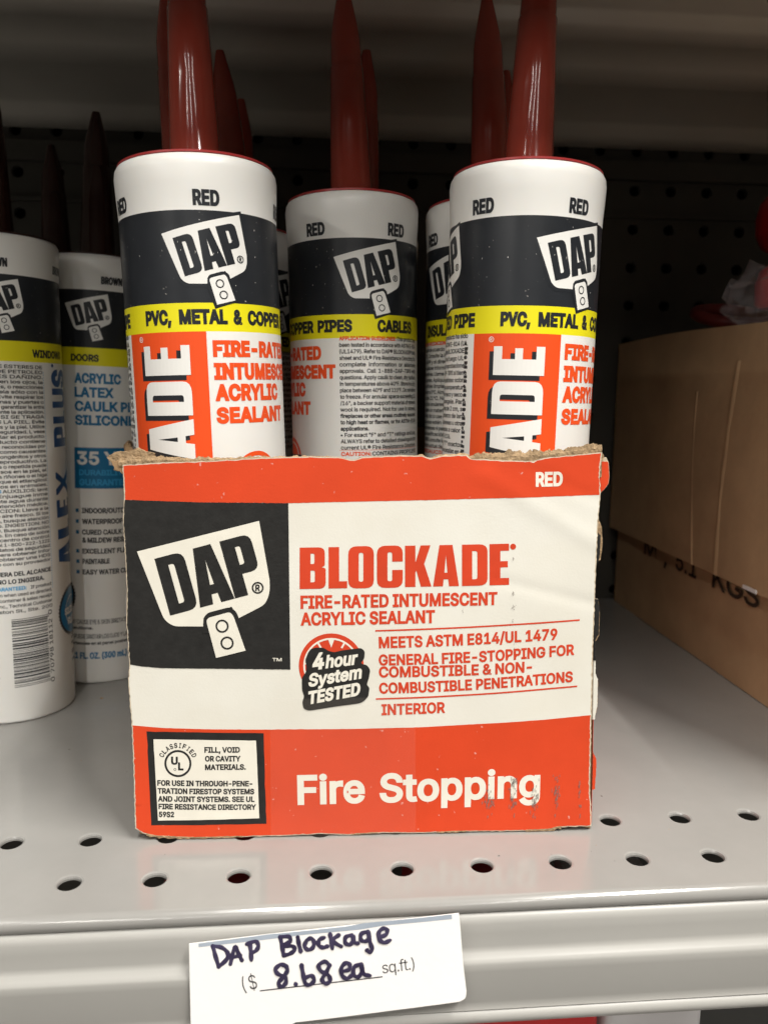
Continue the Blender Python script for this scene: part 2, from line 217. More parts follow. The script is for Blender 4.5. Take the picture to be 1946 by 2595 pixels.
b213;115,-4 99,-3 86,2 76,8 69,16 59,29 56,29 56,0 26,0 26,254 57,254 57,160 59,160 69,173 76,180 86,186 98,191 115,192 137,189 156,180 173,166 185,146 189,135 193,122 194,109 195,94 194,80 193,66 189,54 185,42 173,23 157,8 137,-1;110,23 126,26 140,33 150,44 158,58 163,75 164,95 163,114 158,131 150,145 140,156 126,163 110,165 94,163 81,156 70,145 62,131 58,114 56,95 58,75 63,58 70,43 81,32 94,26
c198;104,-4 91,-3 79,-1 69,3 58,8 49,15 41,23 34,32 28,43 23,54 20,66 18,80 17,94 18,108 20,122 23,134 28,146 34,156 41,165 49,173 58,180 69,185 79,189 91,191 104,192 117,191 130,189 142,184 153,178 162,170 170,161 176,150 181,138 151,131 145,145 135,155 121,162 104,165 86,162 73,155 62,144 54,129 50,112 48,94 50,75 54,59 62,44 73,33 86,26 104,23 121,26 135,33 146,44 152,59 181,51 177,39 171,28 163,19 153,11 142,4 130,0 117,-3
d213;98,-4 75,-1 56,8 40,23 27,42 23,54 20,66 18,80 17,94 18,109 20,122 23,135 27,146 40,166 56,180 75,189 98,192 114,191 126,186 136,180 144,173 153,160 155,160 155,254 186,254 186,0 156,0 156,29 153,29 143,16 136,8 126,2 114,-3;102,23 118,26 132,32 142,43 150,58 154,75 156,95 154,114 150,131 142,145 132,156 118,163 102,165 86,163 72,156 62,145 54,131 50,114 48,95 50,75 54,58 62,44 73,33 86,26
e202;106,-4 93,-3 80,-1 69,3 58,8 49,15 41,23 34,32 28,42 23,54 20,66 18,79 17,93 18,108 20,121 23,133 28,145 33,155 40,165 48,173 58,180 68,185 78,189 90,191 103,192 118,191 133,187 147,180 160,170 170,157 179,141 184,121 186,97 186,85 37,85 37,110 169,110 155,101 153,119 149,134 141,147 131,157 118,163 103,165 87,163 73,157 62,147 54,135 50,121 48,105 48,89 50,69 55,53 64,40 76,31 90,25 106,23 117,24 127,26 135,31 143,36 149,44 153,53 182,45 177,32 168,20 156,10 141,2 125,-3
f127;114,190 114,164 3,164 3,190;40,0 40,216 42,231 48,243 57,252 68,259 80,264 94,265 111,263 121,260 114,234 107,236 97,237 85,235 77,230 72,221 71,209 71,0
g213;103,-75 84,-74 67,-70 53,-63 41,-55 32,-45 25,-35 51,-20 61,-33 68,-39 77,-44 89,-48 103,-49 124,-46 141,-38 152,-23 156,-3 156,34 153,34 143,21 136,14 126,8 114,4 97,2 76,5 56,13 40,27 28,45 23,56 20,68 18,81 17,96 18,110 20,123 23,135 27,147 40,166 56,180 76,189 98,192 114,191 127,186 137,180 144,173 154,159 157,159 157,190 186,190 186,-4 183,-27 175,-45 162,-59 145,-68 125,-73;102,30 118,32 132,38 142,47 150,61 155,77 156,96 155,115 150,132 142,146 132,156 119,163 102,165 86,163 73,156 62,145 54,131 50,115 48,96 50,78 54,61 62,48 73,38 86,32
h205;57,113 57,0 26,0 26,254 57,254 57,144 51,144 62,166 76,181 94,189 114,192 132,190 148,184 161,174 170,160 177,142 179,120 179,0 148,0 148,118 145,137 136,152 123,161 105,165 92,163 80,159 71,151 63,141 58,129
i84;26,0 26,190 57,190 57,0;42,221 34,223 27,227 22,234 21,242 22,249 27,256 34,260 42,262 50,260 57,256 62,249 63,242 62,234 57,227 50,223
j84;26,190 57,190 57,-15 55,-31 51,-45 43,-56 32,-65 19,-70 2,-71 -5,-71 -5,-43 1,-43 12,-42 20,-36 25,-27 26,-15;42,221 34,223 27,227 22,234 20,242 22,249 27,256 34,260 42,262 50,260 57,256 61,249 63,242 61,234 57,227 50,223
k191;55,68 55,106 60,106 142,190 180,190 92,100 89,100;26,0 26,254 57,254 57,0;147,0 74,93 96,114 186,0
l95;70,-1 50,2 37,10 29,24 26,42 26,254 57,254 57,49 58,38 60,31 65,27 73,26 80,26 85,27 90,1 81,0
m305;26,0 26,190 56,190 56,148 54,148 59,162 66,173 75,182 86,188 98,192 110,193 129,190 144,180 154,166 160,147 156,147 161,160 169,172 178,181 190,187 204,192 218,193 234,191 249,186 261,177 270,164 276,148 278,128 278,0 248,0 248,127 245,145 236,156 224,163 209,165 197,164 187,160 179,153 173,145 169,135 168,124 168,0 137,0 137,130 134,144 126,156 115,163 100,165 89,164 79,160 70,154 63,145 58,133 57,119 57,0
n205;57,113 57,0 26,0 26,190 56,190 56,144 51,144 62,166 76,181 94,189 114,192 132,190 147,184 160,174 170,160 176,142 179,120 179,0 148,0 148,118 145,137 136,152 123,161 105,165 92,163 80,159 71,151 63,141 58,129
o208;104,-4 91,-3 79,-1 69,3 58,8 49,15 41,23 34,32 28,43 23,54 20,66 18,80 17,94 18,108 20,122 23,134 28,146 34,156 41,165 49,173 58,180 69,185 79,189 91,191 104,192 116,191 128,189 139,185 149,180 159,173 167,165 174,156 180,146 184,134 188,122 190,108 191,94 190,80 188,66 184,54 180,43 174,32 167,23 159,15 149,8 139,3 128,-1 116,-3;104,23 121,26 135,33 146,44 154,59 158,75 160,94 158,112 154,129 146,144 135,155 121,162 104,165 86,162 73,155 62,144 54,129 50,112 48,94 50,75 54,59 62,44 73,33 86,26
p213;26,-71 26,190 56,190 56,160 59,160 69,173 76,180 86,186 98,191 115,192 137,189 156,180 173,166 185,146 189,135 193,122 194,109 195,94 194,80 193,66 189,54 185,42 173,23 157,8 137,-1 115,-4 99,-3 86,2 76,8 69,16 59,29 57,29 57,-71;110,23 126,26 140,33 150,44 158,58 163,75 164,95 163,114 158,131 150,145 140,156 126,163 110,165 94,163 81,156 70,145 62,131 58,114 56,95 58,75 63,58 70,43 81,32 94,26
q213;186,-71 155,-71 155,29 153,29 143,16 136,8 126,2 114,-3 98,-4 75,-1 56,8 40,23 27,42 23,54 20,66 18,80 17,94 18,109 20,122 23,135 27,146 40,166 56,180 75,189 98,192 114,191 126,186 136,180 144,173 153,160 156,160 156,190 186,190;102,23 118,26 132,32 142,43 150,58 154,75 156,95 154,114 150,131 142,145 132,156 118,163 102,165 86,163 72,156 62,145 54,131 50,114 48,95 50,75 54,58 62,44 73,33 86,26
r130;26,0 26,190 56,190 56,160 58,160 65,173 76,184 90,190 107,192 115,192 122,192 122,161 115,162 103,163 91,161 80,157 70,151 63,142 58,131 57,118 57,0
s183;91,-4 72,-3 56,2 42,9 31,19 23,32 18,47 47,53 53,40 62,30 75,25 91,23 108,25 122,31 131,40 134,51 132,60 127,68 118,74 106,78 75,85 52,93 36,104 27,119 23,137 26,152 33,166 43,177 58,185 74,190 94,192 112,191 127,186 140,179 149,170 157,158 162,145 134,139 129,149 121,158 110,164 94,166 78,164 65,158 57,150 54,139 56,129 62,122 72,116 86,111 115,105 137,97 153,86 162,71 166,53 163,37 156,24 145,12 130,3 112,-2
t114;102,190 102,164 3,164 3,190;32,236 63,236 63,49 64,38 68,31 75,26 85,25 93,26 101,27 107,1 96,-1 84,-2 62,1 46,11 36,26 32,46
u205;91,-3 73,-1 57,5 44,15 35,29 28,47 26,69 26,190 57,190 57,72 60,52 68,37 82,28 100,25 113,27 125,31 134,38 142,48 146,61 148,76 148,190 179,190 179,0 149,0 149,46 154,46 149,34 143,23 136,15 129,8 111,0
v195;81,0 9,190 42,190 83,78 93,43 103,10 92,10 101,43 112,78 152,190 186,190 113,0
w284;69,0 11,190 44,190 67,107 77,68 88,21 82,21 93,67 103,107 126,190 158,190 181,107 191,68 201,21 196,21 206,68 217,107 240,190 272,190 215,0 184,0 159,86 152,112 145,140 138,169 145,169 138,140 131,112 124,86 99,0
x190;10,0 86,109 86,86 14,190 50,190 74,153 90,127 104,103 88,103 101,127 117,153 141,190 176,190 104,84 104,107 179,0 143,0 115,43 100,68 86,91 102,91 89,68 74,43 46,0
y195;24,-69 31,-43 36,-44 44,-45 52,-44 59,-42 65,-37 71,-29 75,-18 81,-1 9,190 42,190 83,78 93,43 103,10 92,10 101,43 112,78 153,190 186,190 102,-29 96,-43 88,-54 80,-62 70,-68 58,-71 46,-73 32,-72
z191;21,0 21,23 127,160 127,161 24,161 24,190 166,190 166,165 63,30 63,28 169,28 169,0
®232;116,59 96,61 77,67 60,76 46,88 33,103 24,120 18,139 16,158 18,178 24,197 33,214 46,229 60,241 77,250 96,256 116,258 136,256 154,250 171,241 186,229 198,214 207,197 213,178 215,158 213,139 207,120 198,103 186,88 171,76 154,67 136,61;116,83 136,86 154,93 169,105 181,121 188,139 191,158 188,178 181,196 169,212 154,224 136,231 116,234 96,231 78,224 63,212 51,196 43,178 40,158 43,139 51,121 63,105 78,93 96,86;137,113 114,156 137,156 159,113;81,113 81,204 126,204 133,204 139,201 146,197 151,191 155,184 156,175 154,166 151,158 145,152 139,147 132,145 125,144 93,144 93,159 119,159 124,160 129,163 132,168 133,175 132,182 129,186 120,189 101,189 101,113
™213;145,163 104,254 121,254 149,188 177,254 193,254 153,163;101,163 101,254 117,254 117,163;180,163 180,254 197,254 197,163;41,163 41,246 58,246 58,163;13,240 13,254 85,254 85,240
°158;79,142 64,143 50,149 39,158 29,170 23,184 22,199 23,214 29,228 39,240 50,249 64,254 79,256 94,254 108,249 120,240 129,228 134,214 136,199 134,184 129,170 120,158 108,149 94,143;79,167 88,168 95,171 102,176 107,183 110,190 111,199 110,207 107,215 102,221 95,226 88,230 79,231 71,230 63,226 57,221 52,215 48,207 47,199 48,190 52,183 57,176 63,171 71,168
•195;97,46 83,48 70,54 58,62 50,73 44,87 43,101 44,115 50,128 58,140 70,148 83,154 97,156 112,154 125,148 136,140 144,128 150,115 152,101 150,87 144,73 136,62 125,54 112,48
é202;106,-4 93,-3 80,-1 69,3 58,8 49,15 41,23 34,32 28,42 23,54 20,66 18,79 17,93 18,108 20,121 23,133 28,145 33,155 40,165 48,173 58,180 68,185 78,189 90,191 103,192 118,191 133,187 147,180 160,170 170,157 179,141 184,121 186,97 186,85 37,85 37,110 169,110 155,101 153,119 149,134 141,147 131,157 118,163 103,165 87,163 73,157 62,147 54,135 50,121 48,105 48,89 50,69 55,53 64,40 76,31 90,25 106,23 117,24 127,26 135,31 143,36 149,44 153,53 182,45 177,32 168,20 156,10 141,2 125,-3;88,214 112,265 146,265 114,214
ñ205;57,113 57,0 26,0 26,190 56,190 56,144 51,144 62,166 76,181 94,189 114,192 132,190 147,184 160,174 170,160 176,142 179,120 179,0 148,0 148,118 145,137 136,152 123,161 105,165 92,163 80,159 71,151 63,141 58,129;125,223 112,225 101,230 91,235 83,237 79,236 77,233 74,224 53,224 55,238 60,249 68,257 80,259 93,257 103,252 113,247 122,245 125,246 128,248 131,258 152,258 150,244 144,233 136,226
Ñ262;30,0 30,254 68,254 172,91 181,75 194,53 207,27 202,27 200,54 200,79 199,97 199,254 232,254 232,0 193,0 101,145 89,165 74,191 54,226 60,227 61,192 62,164 62,145 62,0;153,288 141,290 129,295 120,300 112,302 108,301 105,298 103,288 81,288 83,303 89,314 97,321 109,324 121,322 132,317 141,312 150,309 154,310 157,313 160,323 180,323 178,309 173,298 165,290
Ó267;133,-3 118,-2 103,1 88,6 75,12 63,21 52,32 43,44 35,58 28,73 24,90 21,108 20,127 21,146 24,165 28,181 35,197 43,210 52,223 63,233 75,242 88,249 103,254 118,257 133,258 149,257 164,254 179,249 192,242 204,233 215,223 224,210 232,197 238,181 243,165 246,146 247,127 246,108 243,90 238,73 232,58 224,44 215,32 204,21 192,12 179,6 164,1 149,-2;133,26 155,29 175,38 184,44 191,52 198,61 204,72 209,84 212,97 214,111 215,127 214,143 212,157 209,170 204,182 198,193 191,202 184,210 175,216 155,225 133,228 112,225 92,216 83,210 75,202 69,193 63,182 58,170 54,157 52,143 52,127 52,111 54,97 58,84 63,72 69,62 75,52 83,45 92,38 112,29;120,279 144,329 178,329 145,279
ó208;104,-4 91,-3 79,-1 69,3 58,8 49,15 41,23 34,32 28,43 23,54 20,66 18,80 17,94 18,108 20,122 23,134 28,146 34,156 41,165 49,173 58,180 69,185 79,189 91,191 104,192 116,191 128,189 139,185 149,180 159,173 167,165 174,156 180,146 184,134 188,122 190,108 191,94 190,80 188,66 184,54 180,43 174,32 167,23 159,15 149,8 139,3 128,-1 116,-3;104,23 121,26 135,33 146,44 154,59 158,75 160,94 158,112 154,129 146,144 135,155 121,162 104,165 86,162 73,155 62,144 54,129 50,112 48,94 50,75 54,59 62,44 73,33 86,26;90,214 114,265 148,265 115,214'''
_al = {}
for _ln in GLYPHS.split('\n'):
    _h = _ln[1:].split(';'); _al[_ln[0]] = (int(_h[0])/254, [[tuple(int(c)/254 for c in p.split(',')) for p in o.split(' ')] for o in _h[1:]])
_gc = {}
def glyph2d(ch, k, off):
    """one letter, first narrowed by k, then thickened evenly by off (both in cap heights)"""
    key = (ch, round(k*40), round(off*500))
    if key in _gc: return _gc[key]
    k = round(k*40)/40
    def area2(o): return sum(o[i-1][0]*o[i][1]-o[i][0]*o[i-1][1] for i in range(len(o)))
    cs = []
    for o in _al[ch][1]:
        q = [(x*k, y) for x, y in o]; c = [q[0]]
        for p in q[1:]:
            if math.dist(p, c[-1]) > .012: c.append(p)
        if math.dist(c[0], c[-1]) < .012: c.pop()
        cs.append(c)
    def inside(p, o):
        r = False
        for i in range(len(o)):
            (x0, y0), (x1, y1) = o[i-1], o[i]
            if (y0 > p[1]) != (y1 > p[1]) and p[0] < (x1-x0)*(p[1]-y0)/(y1-y0)+x0: r = not r
        return r
    big = max(cs, key=lambda o: abs(area2(o))); sg = 1 if area2(big) > 0 else -1
    outer = [o for o in cs if area2(o)*sg > 0]; holes = [o for o in cs if area2(o)*sg <= 0]
    def grow(o):
        r = []; n = len(o)
        for i in range(n):
            P, A, B = o[i], o[i-1], o[(i+1) % n]
            d0 = (P[0]-A[0], P[1]-A[1]); d1 = (B[0]-P[0], B[1]-P[1]); l0, l1 = math.hypot(*d0) or 1, math.hypot(*d1) or 1
            n0 = (d0[1]/l0*sg, -d0[0]/l0*sg); n1 = (d1[1]/l1*sg, -d1[0]/l1*sg); m = (n0[0]+n1[0], n0[1]+n1[1]); q = 1+n0[0]*n1[0]+n0[1]*n1[1]
            cx = (d0[0]*d1[1]-d0[1]*d1[0])*sg; q = max(q, .35 if cx > 0 else .05); r.append((P[0]+off*m[0]/q, P[1]+off*m[1]/q))
        return r
    V = []; F_ = []
    lift = []
    thick = off > .031; g_ = (lambda o: o) if thick else grow
    for ci, o in enumerate(outer):
        hs = [g_(h) for h in holes if inside(h[0], o)]; hs = [h for h in hs if area2(h)*sg < -.002]
        v, f = tess(g_(o), hs); n = len(V); V += v; F_ += [tuple(i+n for i in t) for t in f]; lift += [ci*1e-6]*len(v)
    if thick:                                # a band of width off laid along every outline: letters thicken without knots
        for o in cs:
            n = len(o)
            for i in range(n):
                P, Q, A, B = o[i], o[(i+1) % n], o[i-1], o[(i+2) % n]; l = math.dist(P, Q); d = ((Q[0]-P[0])/l, (Q[1]-P[1])/l); nn = (d[1]*sg, -d[0]*sg)
                def ext(u, w):
                    c = u[0]*w[0]+u[1]*w[1]; c = max(-.999, min(1, c)); return off*min(1.0, math.tan(math.acos(c)/2))
                la, lb = math.dist(A, P), math.dist(Q, B)
                e0 = ext(((P[0]-A[0])/la, (P[1]-A[1])/la), d); e1 = ext(d, ((B[0]-Q[0])/lb, (B[1]-Q[1])/lb))
                p = (P[0]-d[0]*e0, P[1]-d[1]*e0); q = (Q[0]+d[0]*e1, Q[1]+d[1]*e1); m = len(V)
                V += [p, q, (q[0]+nn[0]*off, q[1]+nn[1]*off), (p[0]+nn[0]*off, p[1]+nn[1]*off)]; F_ += [(m, m+1, m+2), (m, m+2, m+3)]; lift += [2e-6+(i % 3)*1.5e-6]*4
    _gc[key] = (V, F_, lift); return _gc[key]
def text2d(s, off=0., aspect=None, sp=1.0):
    """a line of text, x in 0..1 over its width and y in cap heights; aspect = wanted width / cap height"""
    e = off*1.1*sp; adv = [(_al[c][0]-.065 if c in _al else .27) for c in s]; A = sum(adv)-.09
    kk = max(.25, ((aspect if aspect else A+len(s)*e)-len(s)*e)/A)
    kk = round(kk*40)/40; V = []; Fc = []; J = []; x = 0
    for i, c in enumerate(s):
        if c in _al:
            v, f, lf = glyph2d(c, kk, off); n = len(V)
            V += [(p[0]+x, (p[1]+off)/(1+2*off)) for p in v]; Fc += [tuple(t+n for t in q) for q in f]; J += [(i % 3)*8e-6+q for q in lf]
        x += adv[i]*kk+e
    x0 = min(p[0] for p in V); x1 = max(p[0] for p in V)
    return [((p[0]-x0)/(x1-x0), p[1]) for p in V], Fc, J, x1-x0
def interp(tab, q):
    if q <= tab[0][0]: return tab[0][1]
    for (a, b), (c, d) in zip(tab, tab[1:]):
        if q <= c: return b+(d-b)*(q-a)/(c-a)
    return tab[-1][1]
class Print:
    """flat print gathered in surface coordinates (s, t, lift) and laid on a surface when built"""
    def __init__(s, sx=1.0): s.v = []; s.f = []; s.m = []; s.mats = []; s.sx = sx
    def mi(s, m):
        if m not in s.mats: s.mats.append(m)
        return s.mats.index(m)
    def tris(s, v, f, m, lift, jit=None):
        n = len(s.v); s.v += [(p[0], p[1], lift+(jit[i] if jit else 0)) for i, p in enumerate(v)]
        s.f += [tuple(i+n for i in t) for t in f]; s.m += [s.mi(m)]*len(f)
    def poly(s, outer, m, lift, holes=()):
        v, f = tess(outer, holes); s.tris(v, f, m, lift)
    def rect(s, x0, y0, x1, y1, m, lift): s.poly([(x0, y0), (x1, y0), (x1, y1), (x0, y1)], m, lift)
    def ring(s, c, r0, r1, m, lift, n=28, T=lambda p: p, a0=0, a1=2*PI):
        v = []; f = []; full = abs(a1-a0-2*PI) < 1e-6
        for i in range(n+1):
            a = a0+(a1-a0)*i/n
            v += [T((c[0]+r0*math.cos(a), c[1]+r0*math.sin(a))), T((c[0]+r1*math.cos(a), c[1]+r1*math.sin(a)))]
        for i in range(n): f += [(2*i, 2*i+1, 2*i+3), (2*i, 2*i+3, 2*i+2)]
        s.tris(v, f, m, lift)
    def disc(s, c, r, m, lift, n=28, T=lambda p: p):
        s.poly([T((c[0]+r*math.cos(2*PI*i/n), c[1]+r*math.sin(2*PI*i/n))) for i in range(n)], m, lift)
    def text(s, body, p0, p1, cap, m, lift, off=.03, res=3, sp=.97, sag=0, shear=0, up=None, wfix=None):
        p0 = Vector(p0); p1 = Vector(p1)
        v, f, j, w = text2d(body, off, (p1-p0).length*s.sx/cap*(1+2*off), sp)
        if p1.x == p0.x and p1.y == p0.y: return
        d = p1-p0; L = d.length
        U = Vector(up) if up else Vector((-d.y, d.x))/L*cap
        out = []
        for x, y in v:
            q = p0+d*(x+shear*y*cap/L)+U*y - Vector((-d.y, d.x))/L*sag*4*x*(1-x)
            out.append((q.x, q.y))
        s.tris(out, f, m, lift, j)
    def slices(s, step, both=False):
        V = list(s.v); Fo = []; Mo = []
        def cut(poly, ax):
            lo = min(p[ax] for p in poly); hi = max(p[ax] for p in poly)
            if hi-lo <= step: return [poly]
            res = []; k = math.floor(lo/step)
            while k*step < hi:
                a, b = k*step, (k+1)*step; q = poly
                for lim, sg in ((a, 1), (b, -1)):
                    o = []
                    for i in range(len(q)):
                        P, Q = q[i-1], q[i]; dp, dq = sg*(P[ax]-lim), sg*(Q[ax]-lim)
                        if (dp < 0) != (dq < 0):
                            t = dp/(dp-dq); o.append(tuple(P[c]+(Q[c]-P[c])*t for c in range(3)))
                        if dq >= 0: o.append(Q)
                    q = o
                    if len(q) < 3: break
                if len(q) >= 3: res.append(q)
                k += 1
            return res
        for face, m in zip(s.f, s.m):
            P = [s.v[i] for i in face]
            ex = max(p[0] for p in P)-min(p[0] for p in P); ey = max(p[1] for p in P)-min(p[1] for p in P)
            if ex <= step and (not both or ey <= step): Fo.append(face); Mo.append(m); continue
            parts = cut(P, 0)
            if both: parts = [r for q in parts for r in cut(q, 1)]
            for q in parts:
                n = len(V); V += q; Fo.append(tuple(range(n, n+len(q)))); Mo.append(m)
        s.v, s.f, s.m = V, Fo, Mo
    def build(s, name, fn, parent, step=None, both=False, smooth=False):
        if step: s.slices(step, both)
        v = [fn(*p) for p in s.v]
        f = []
        # all faces turned the same way: counter-clockwise in (s, t)
        for q in s.f:
            a = 0
            for i in range(len(q)): x0, y0, _ = s.v[q[i-1]]; x1, y1, _ = s.v[q[i]]; a += x0*y1-x1*y0
            f.append(q if a > 0 else tuple(reversed(q)))
        ix = {}; vv = []; mp = {}
        for i in {i for q in f for i in q}:
            k = (round(s.v[i][0]*1e7), round(s.v[i][1]*1e7), round(s.v[i][2]*1e7))
            if k not in ix: ix[k] = len(vv); vv.append(v[i])
            mp[i] = ix[k]
        F2 = []; M2 = []
        for q, m in zip(f, s.m):
            q = [mp[i] for i in q]; q = [x for j, x in enumerate(q) if x != q[j-1]]
            if len(q) >= 3 and len(set(q)) == len(q): F2.append(tuple(q)); M2.append(m)
        return mesh_obj(name, vv, F2, s.mats, parent, M2, smooth)

# heavy condensed display letters, unit height: (width, outer, holes)
G = {
 'D': (.50, [(0,0),(.50,0,.17),(.50,1,.17),(0,1)], [[(.20,.16),(.30,.16,.05),(.30,.84,.05),(.20,.84)]]),
 'A': (.61, [(0,0),(.15,1),(.46,1),(.61,0),(.375,0),(.355,.17),(.25,.17),(.232,0)], [[(.268,.33),(.337,.33),(.303,.76)]]),
 'P': (.53, [(0,0),(.23,0),(.23,.37),(.53,.37,.16),(.53,1,.16),(0,1)], [[(.23,.53),(.315,.53,.04),(.315,.84,.04),(.23,.84)]]),
 'B': (.60, [(0,0),(.60,0,.15),(.60,.50,.09),(.50,.515,.03),(.58,.55,.07),(.58,1,.15),(0,1)], [[(.25,.16),(.35,.16,.04),(.35,.44,.04),(.25,.44)],[(.25,.60),(.34,.60,.04),(.34,.85,.04),(.25,.85)]]),
 'L': (.44, [(0,0),(.44,0),(.44,.17),(.25,.17),(.25,1),(0,1)], []),
 'O': (.61, [(0,-.01,.2),(.61,-.01,.2),(.61,1.01,.2),(0,1.01,.2)], [[(.25,.15,.05),(.36,.15,.05),(.36,.85,.05),(.25,.85,.05)]]),
 'C': (.61, [(0,-.01,.2),(.61,-.01,.2),(.61,.42),(.36,.42),(.36,.15,.05),(.25,.15,.05),(.25,.85,.05),(.36,.85,.05),(.36,.62),(.61,.62),(.61,1.01,.2),(0,1.01,.2)], []),
 'K': (.62, [(0,0),(.25,0),(.25,.34),(.27,.40),(.38,0),(.635,0),(.46,.55),(.61,1),(.375,1),(.26,.62),(.25,.60),(.25,1),(0,1)], []),
 'E': (.45, [(0,0),(.45,0),(.45,.17),(.25,.17),(.25,.43),(.42,.43),(.42,.58),(.25,.58),(.25,.83),(.45,.83),(.45,1),(0,1)], []),
}
def glyph(P, ch, T, m, lift):
    w, o, hs = G[ch]
    P.poly([T(p) for p in rounded(o)], m, lift, [[T(p) for p in rounded(h)] for h in hs])

def logo(P, T, lift, white, black, outline=True):
    """the trowel-shaped badge; T maps its own 0..1000 drawing pixels (y down) to the surface"""
    sh = [(232,712),(965,527),(1028,880),(1030,950,60),(1005,1025,50),(845,1108),(800,1040),(632,1110),(632,1160),(450,1160,40),(395,1120,40)]
    q = rounded(sh)
    if outline:
        P.poly([T(p) for p in [(195,700),(232,668),(985,492),(1008,700),(1062,900),(1060,990),(1020,1050),(880,1130),(925,1310),(690,1385),(625,1190),(430,1190),(370,1140)]], black, lift)
    P.poly([T(p) for p in q], white, lift+4e-5)
    P.poly([T(p) for p in rounded([(628,1195),(632,1110,0),(650,1080,30),(790,1040,40),(835,1070,20),(850,1130),(905,1320),(700,1370)] if outline else [(628,1200),(632,1110),(655,1078,30),(790,1042,40),(830,1070,20),(850,1125),(860,1200)])], black, lift+8e-5)
    P.poly([T(p) for p in rounded([(645,1112,30),(790,1072,40),(812,1095,20),(885,1303),(708,1348)])], white, lift+1.2e-4)
    for c in ((744,1157), (774,1258)): P.ring(c, 29, 40, black, lift+1.6e-4, 20, T)
    def g(x, y):
        return T((432+x*353*.966-95*y, 1096-x*353*.259-341*y))
    for ch, x in (('D', 0), ('A', .527), ('P', 1.144)): glyph(P, ch, lambda p, x=x: g(p[0]+x, p[1]), black, lift+8e-5)
    P.ring((957, 927), 26, 36, black, lift+8e-5, 20, T)
    v, f, j, w = text2d('R', .07)
    P.tris([T((943+x*28, 947-y*40)) for x, y in v], f, black, lift+8e-5)

# ------------------------------------------------------------------ steel shelf the box stands on
YA, YB, XA, XB = .227088, .250586, -.075335, -.100882
YBACK = .548
S = .0254
def holed_cell(mb, x0, y0, x1, y1, cx, cy, r, put, lip=.0005, depth=.0011, n=20):
    cor = [math.atan2(y-cy, x-cx) for x in (x0, x1) for y in (y0, y1)]
    an = sorted(set([round(-PI+2*PI*i/n, 6) for i in range(n)]+[round(a, 6) for a in cor]))
    v = []; k = len(an)
    for a in an:
        c, s_ = math.cos(a), math.sin(a)
        tx = ((x1-cx)/c if c > 1e-9 else (x0-cx)/c if c < -1e-9 else 1e9); ty = ((y1-cy)/s_ if s_ > 1e-9 else (y0-cy)/s_ if s_ < -1e-9 else 1e9)
        t = min(tx, ty)
        v += [put(cx+c*t, cy+s_*t, 0), put(cx+c*(r+lip), cy+s_*(r+lip), 0), put(cx+c*(r+lip*.3), cy+s_*(r+lip*.3), lip*.3), put(cx+c*r, cy+s_*r, lip), put(cx+c*r, cy+s_*r, depth)]
    f = []
    for i in range(k):
        a, b = 5*i, 5*((i+1) % k)
        for j in range(4): f.append((a+j, b+j, b+j+1, a+j+1))
    mb.add(v, f)
shelf = empty('store_shelf', (0, YA, 0)); tag(shelf, 'putty grey steel shelf with punched holes along its front, carrying the orange carton', 'shelf')
SI = Matrix.Translation((0, -YA, 0))
def rel(o, root):                           # geometry is written in world coordinates: move it back under its root
    o.location = -Vector(root.location); return o
X0, X1 = -1.3, 1.4
mb = MB(); put = lambda x, y, d: (x, y, -d)
hw = (YB-YA)/2
for row, (xs, yy) in enumerate(((XA, YA), (XB, YB))):
    a, b = -6, 15
    for i in range(a, b): holed_cell(mb, xs+S*(i-.5), yy-hw, xs+S*(i+.5), yy+hw, xs+S*i, yy, .0034, put, .0008, .0014, 28)
    mb.add([(X0, yy-hw, 0), (xs+S*(a-.5), yy-hw, 0), (xs+S*(a-.5), yy+hw, 0), (X0, yy+hw, 0)], [(0, 1, 2, 3)])
    mb.add([(xs+S*(b-.5), yy-hw, 0), (X1, yy-hw, 0), (X1, yy+hw, 0), (xs+S*(b-.5), yy+hw, 0)], [(0, 1, 2, 3)])
mb.add([(X0, YB+hw, 0), (X1, YB+hw, 0), (X1, YBACK, 0), (X0, YBACK, 0)], [(0, 1, 2, 3)])
FE = .2125
mb.add([(X0, FE, 0), (X1, FE, 0), (X1, YA-hw, 0), (X0, YA-hw, 0)], [(0, 1, 2, 3)])
rel(mb.build('deck', M_shelf, shelf), shelf)
# rolled front edge and price rail, one folded profile
def arc(cy, cz, r, a0, a1, n): return [(cy+r*math.cos(math.radians(a0+(a1-a0)*i/n)), cz+r*math.sin(math.radians(a0+(a1-a0)*i/n))) for i in range(n+1)]
prof = [(FE, 0)]+arc(FE, -.0027, .0027, 90, 205, 10)[1:]+[(.2108, -.0046)]
r1 = []
for y, z in prof: r1.append((y, z))
def sweep(name, pf, m, parent):
    v = []; f = []
    for y, z in pf: v += [(X0, y, z), (X1, y, z)]
    for i in range(len(pf)-1): f.append((2*i, 2*i+2, 2*i+3, 2*i+1))
    return rel(mesh_obj(name, v, f, m, parent, smooth=True, auto=40), shelf)
sweep('rolled_front_edge', r1, M_shelf, shelf)
face = [(.2112, -.0044), (.2102, -.0050), (.2094, -.0058), (.2089, -.0072), (.2086, -.0100), (.2082, -.0138), (.2080, -.0148)]
face += [(.2075, -.0155), (.2065, -.0165), (.2058, -.0172), (.2055, -.0179), (.2055, -.0200), (.2056, -.0298), (.2058, -.0314), (.2054, -.0324)]
face += arc(.2069, -.0350, .0024, 120, 290, 10)+[(.2090, -.0374), (.2300, -.0374)]
sweep('price_rail', face, M_lip, shelf)
# deck underside flange seen through the holes stays open: dark goods below

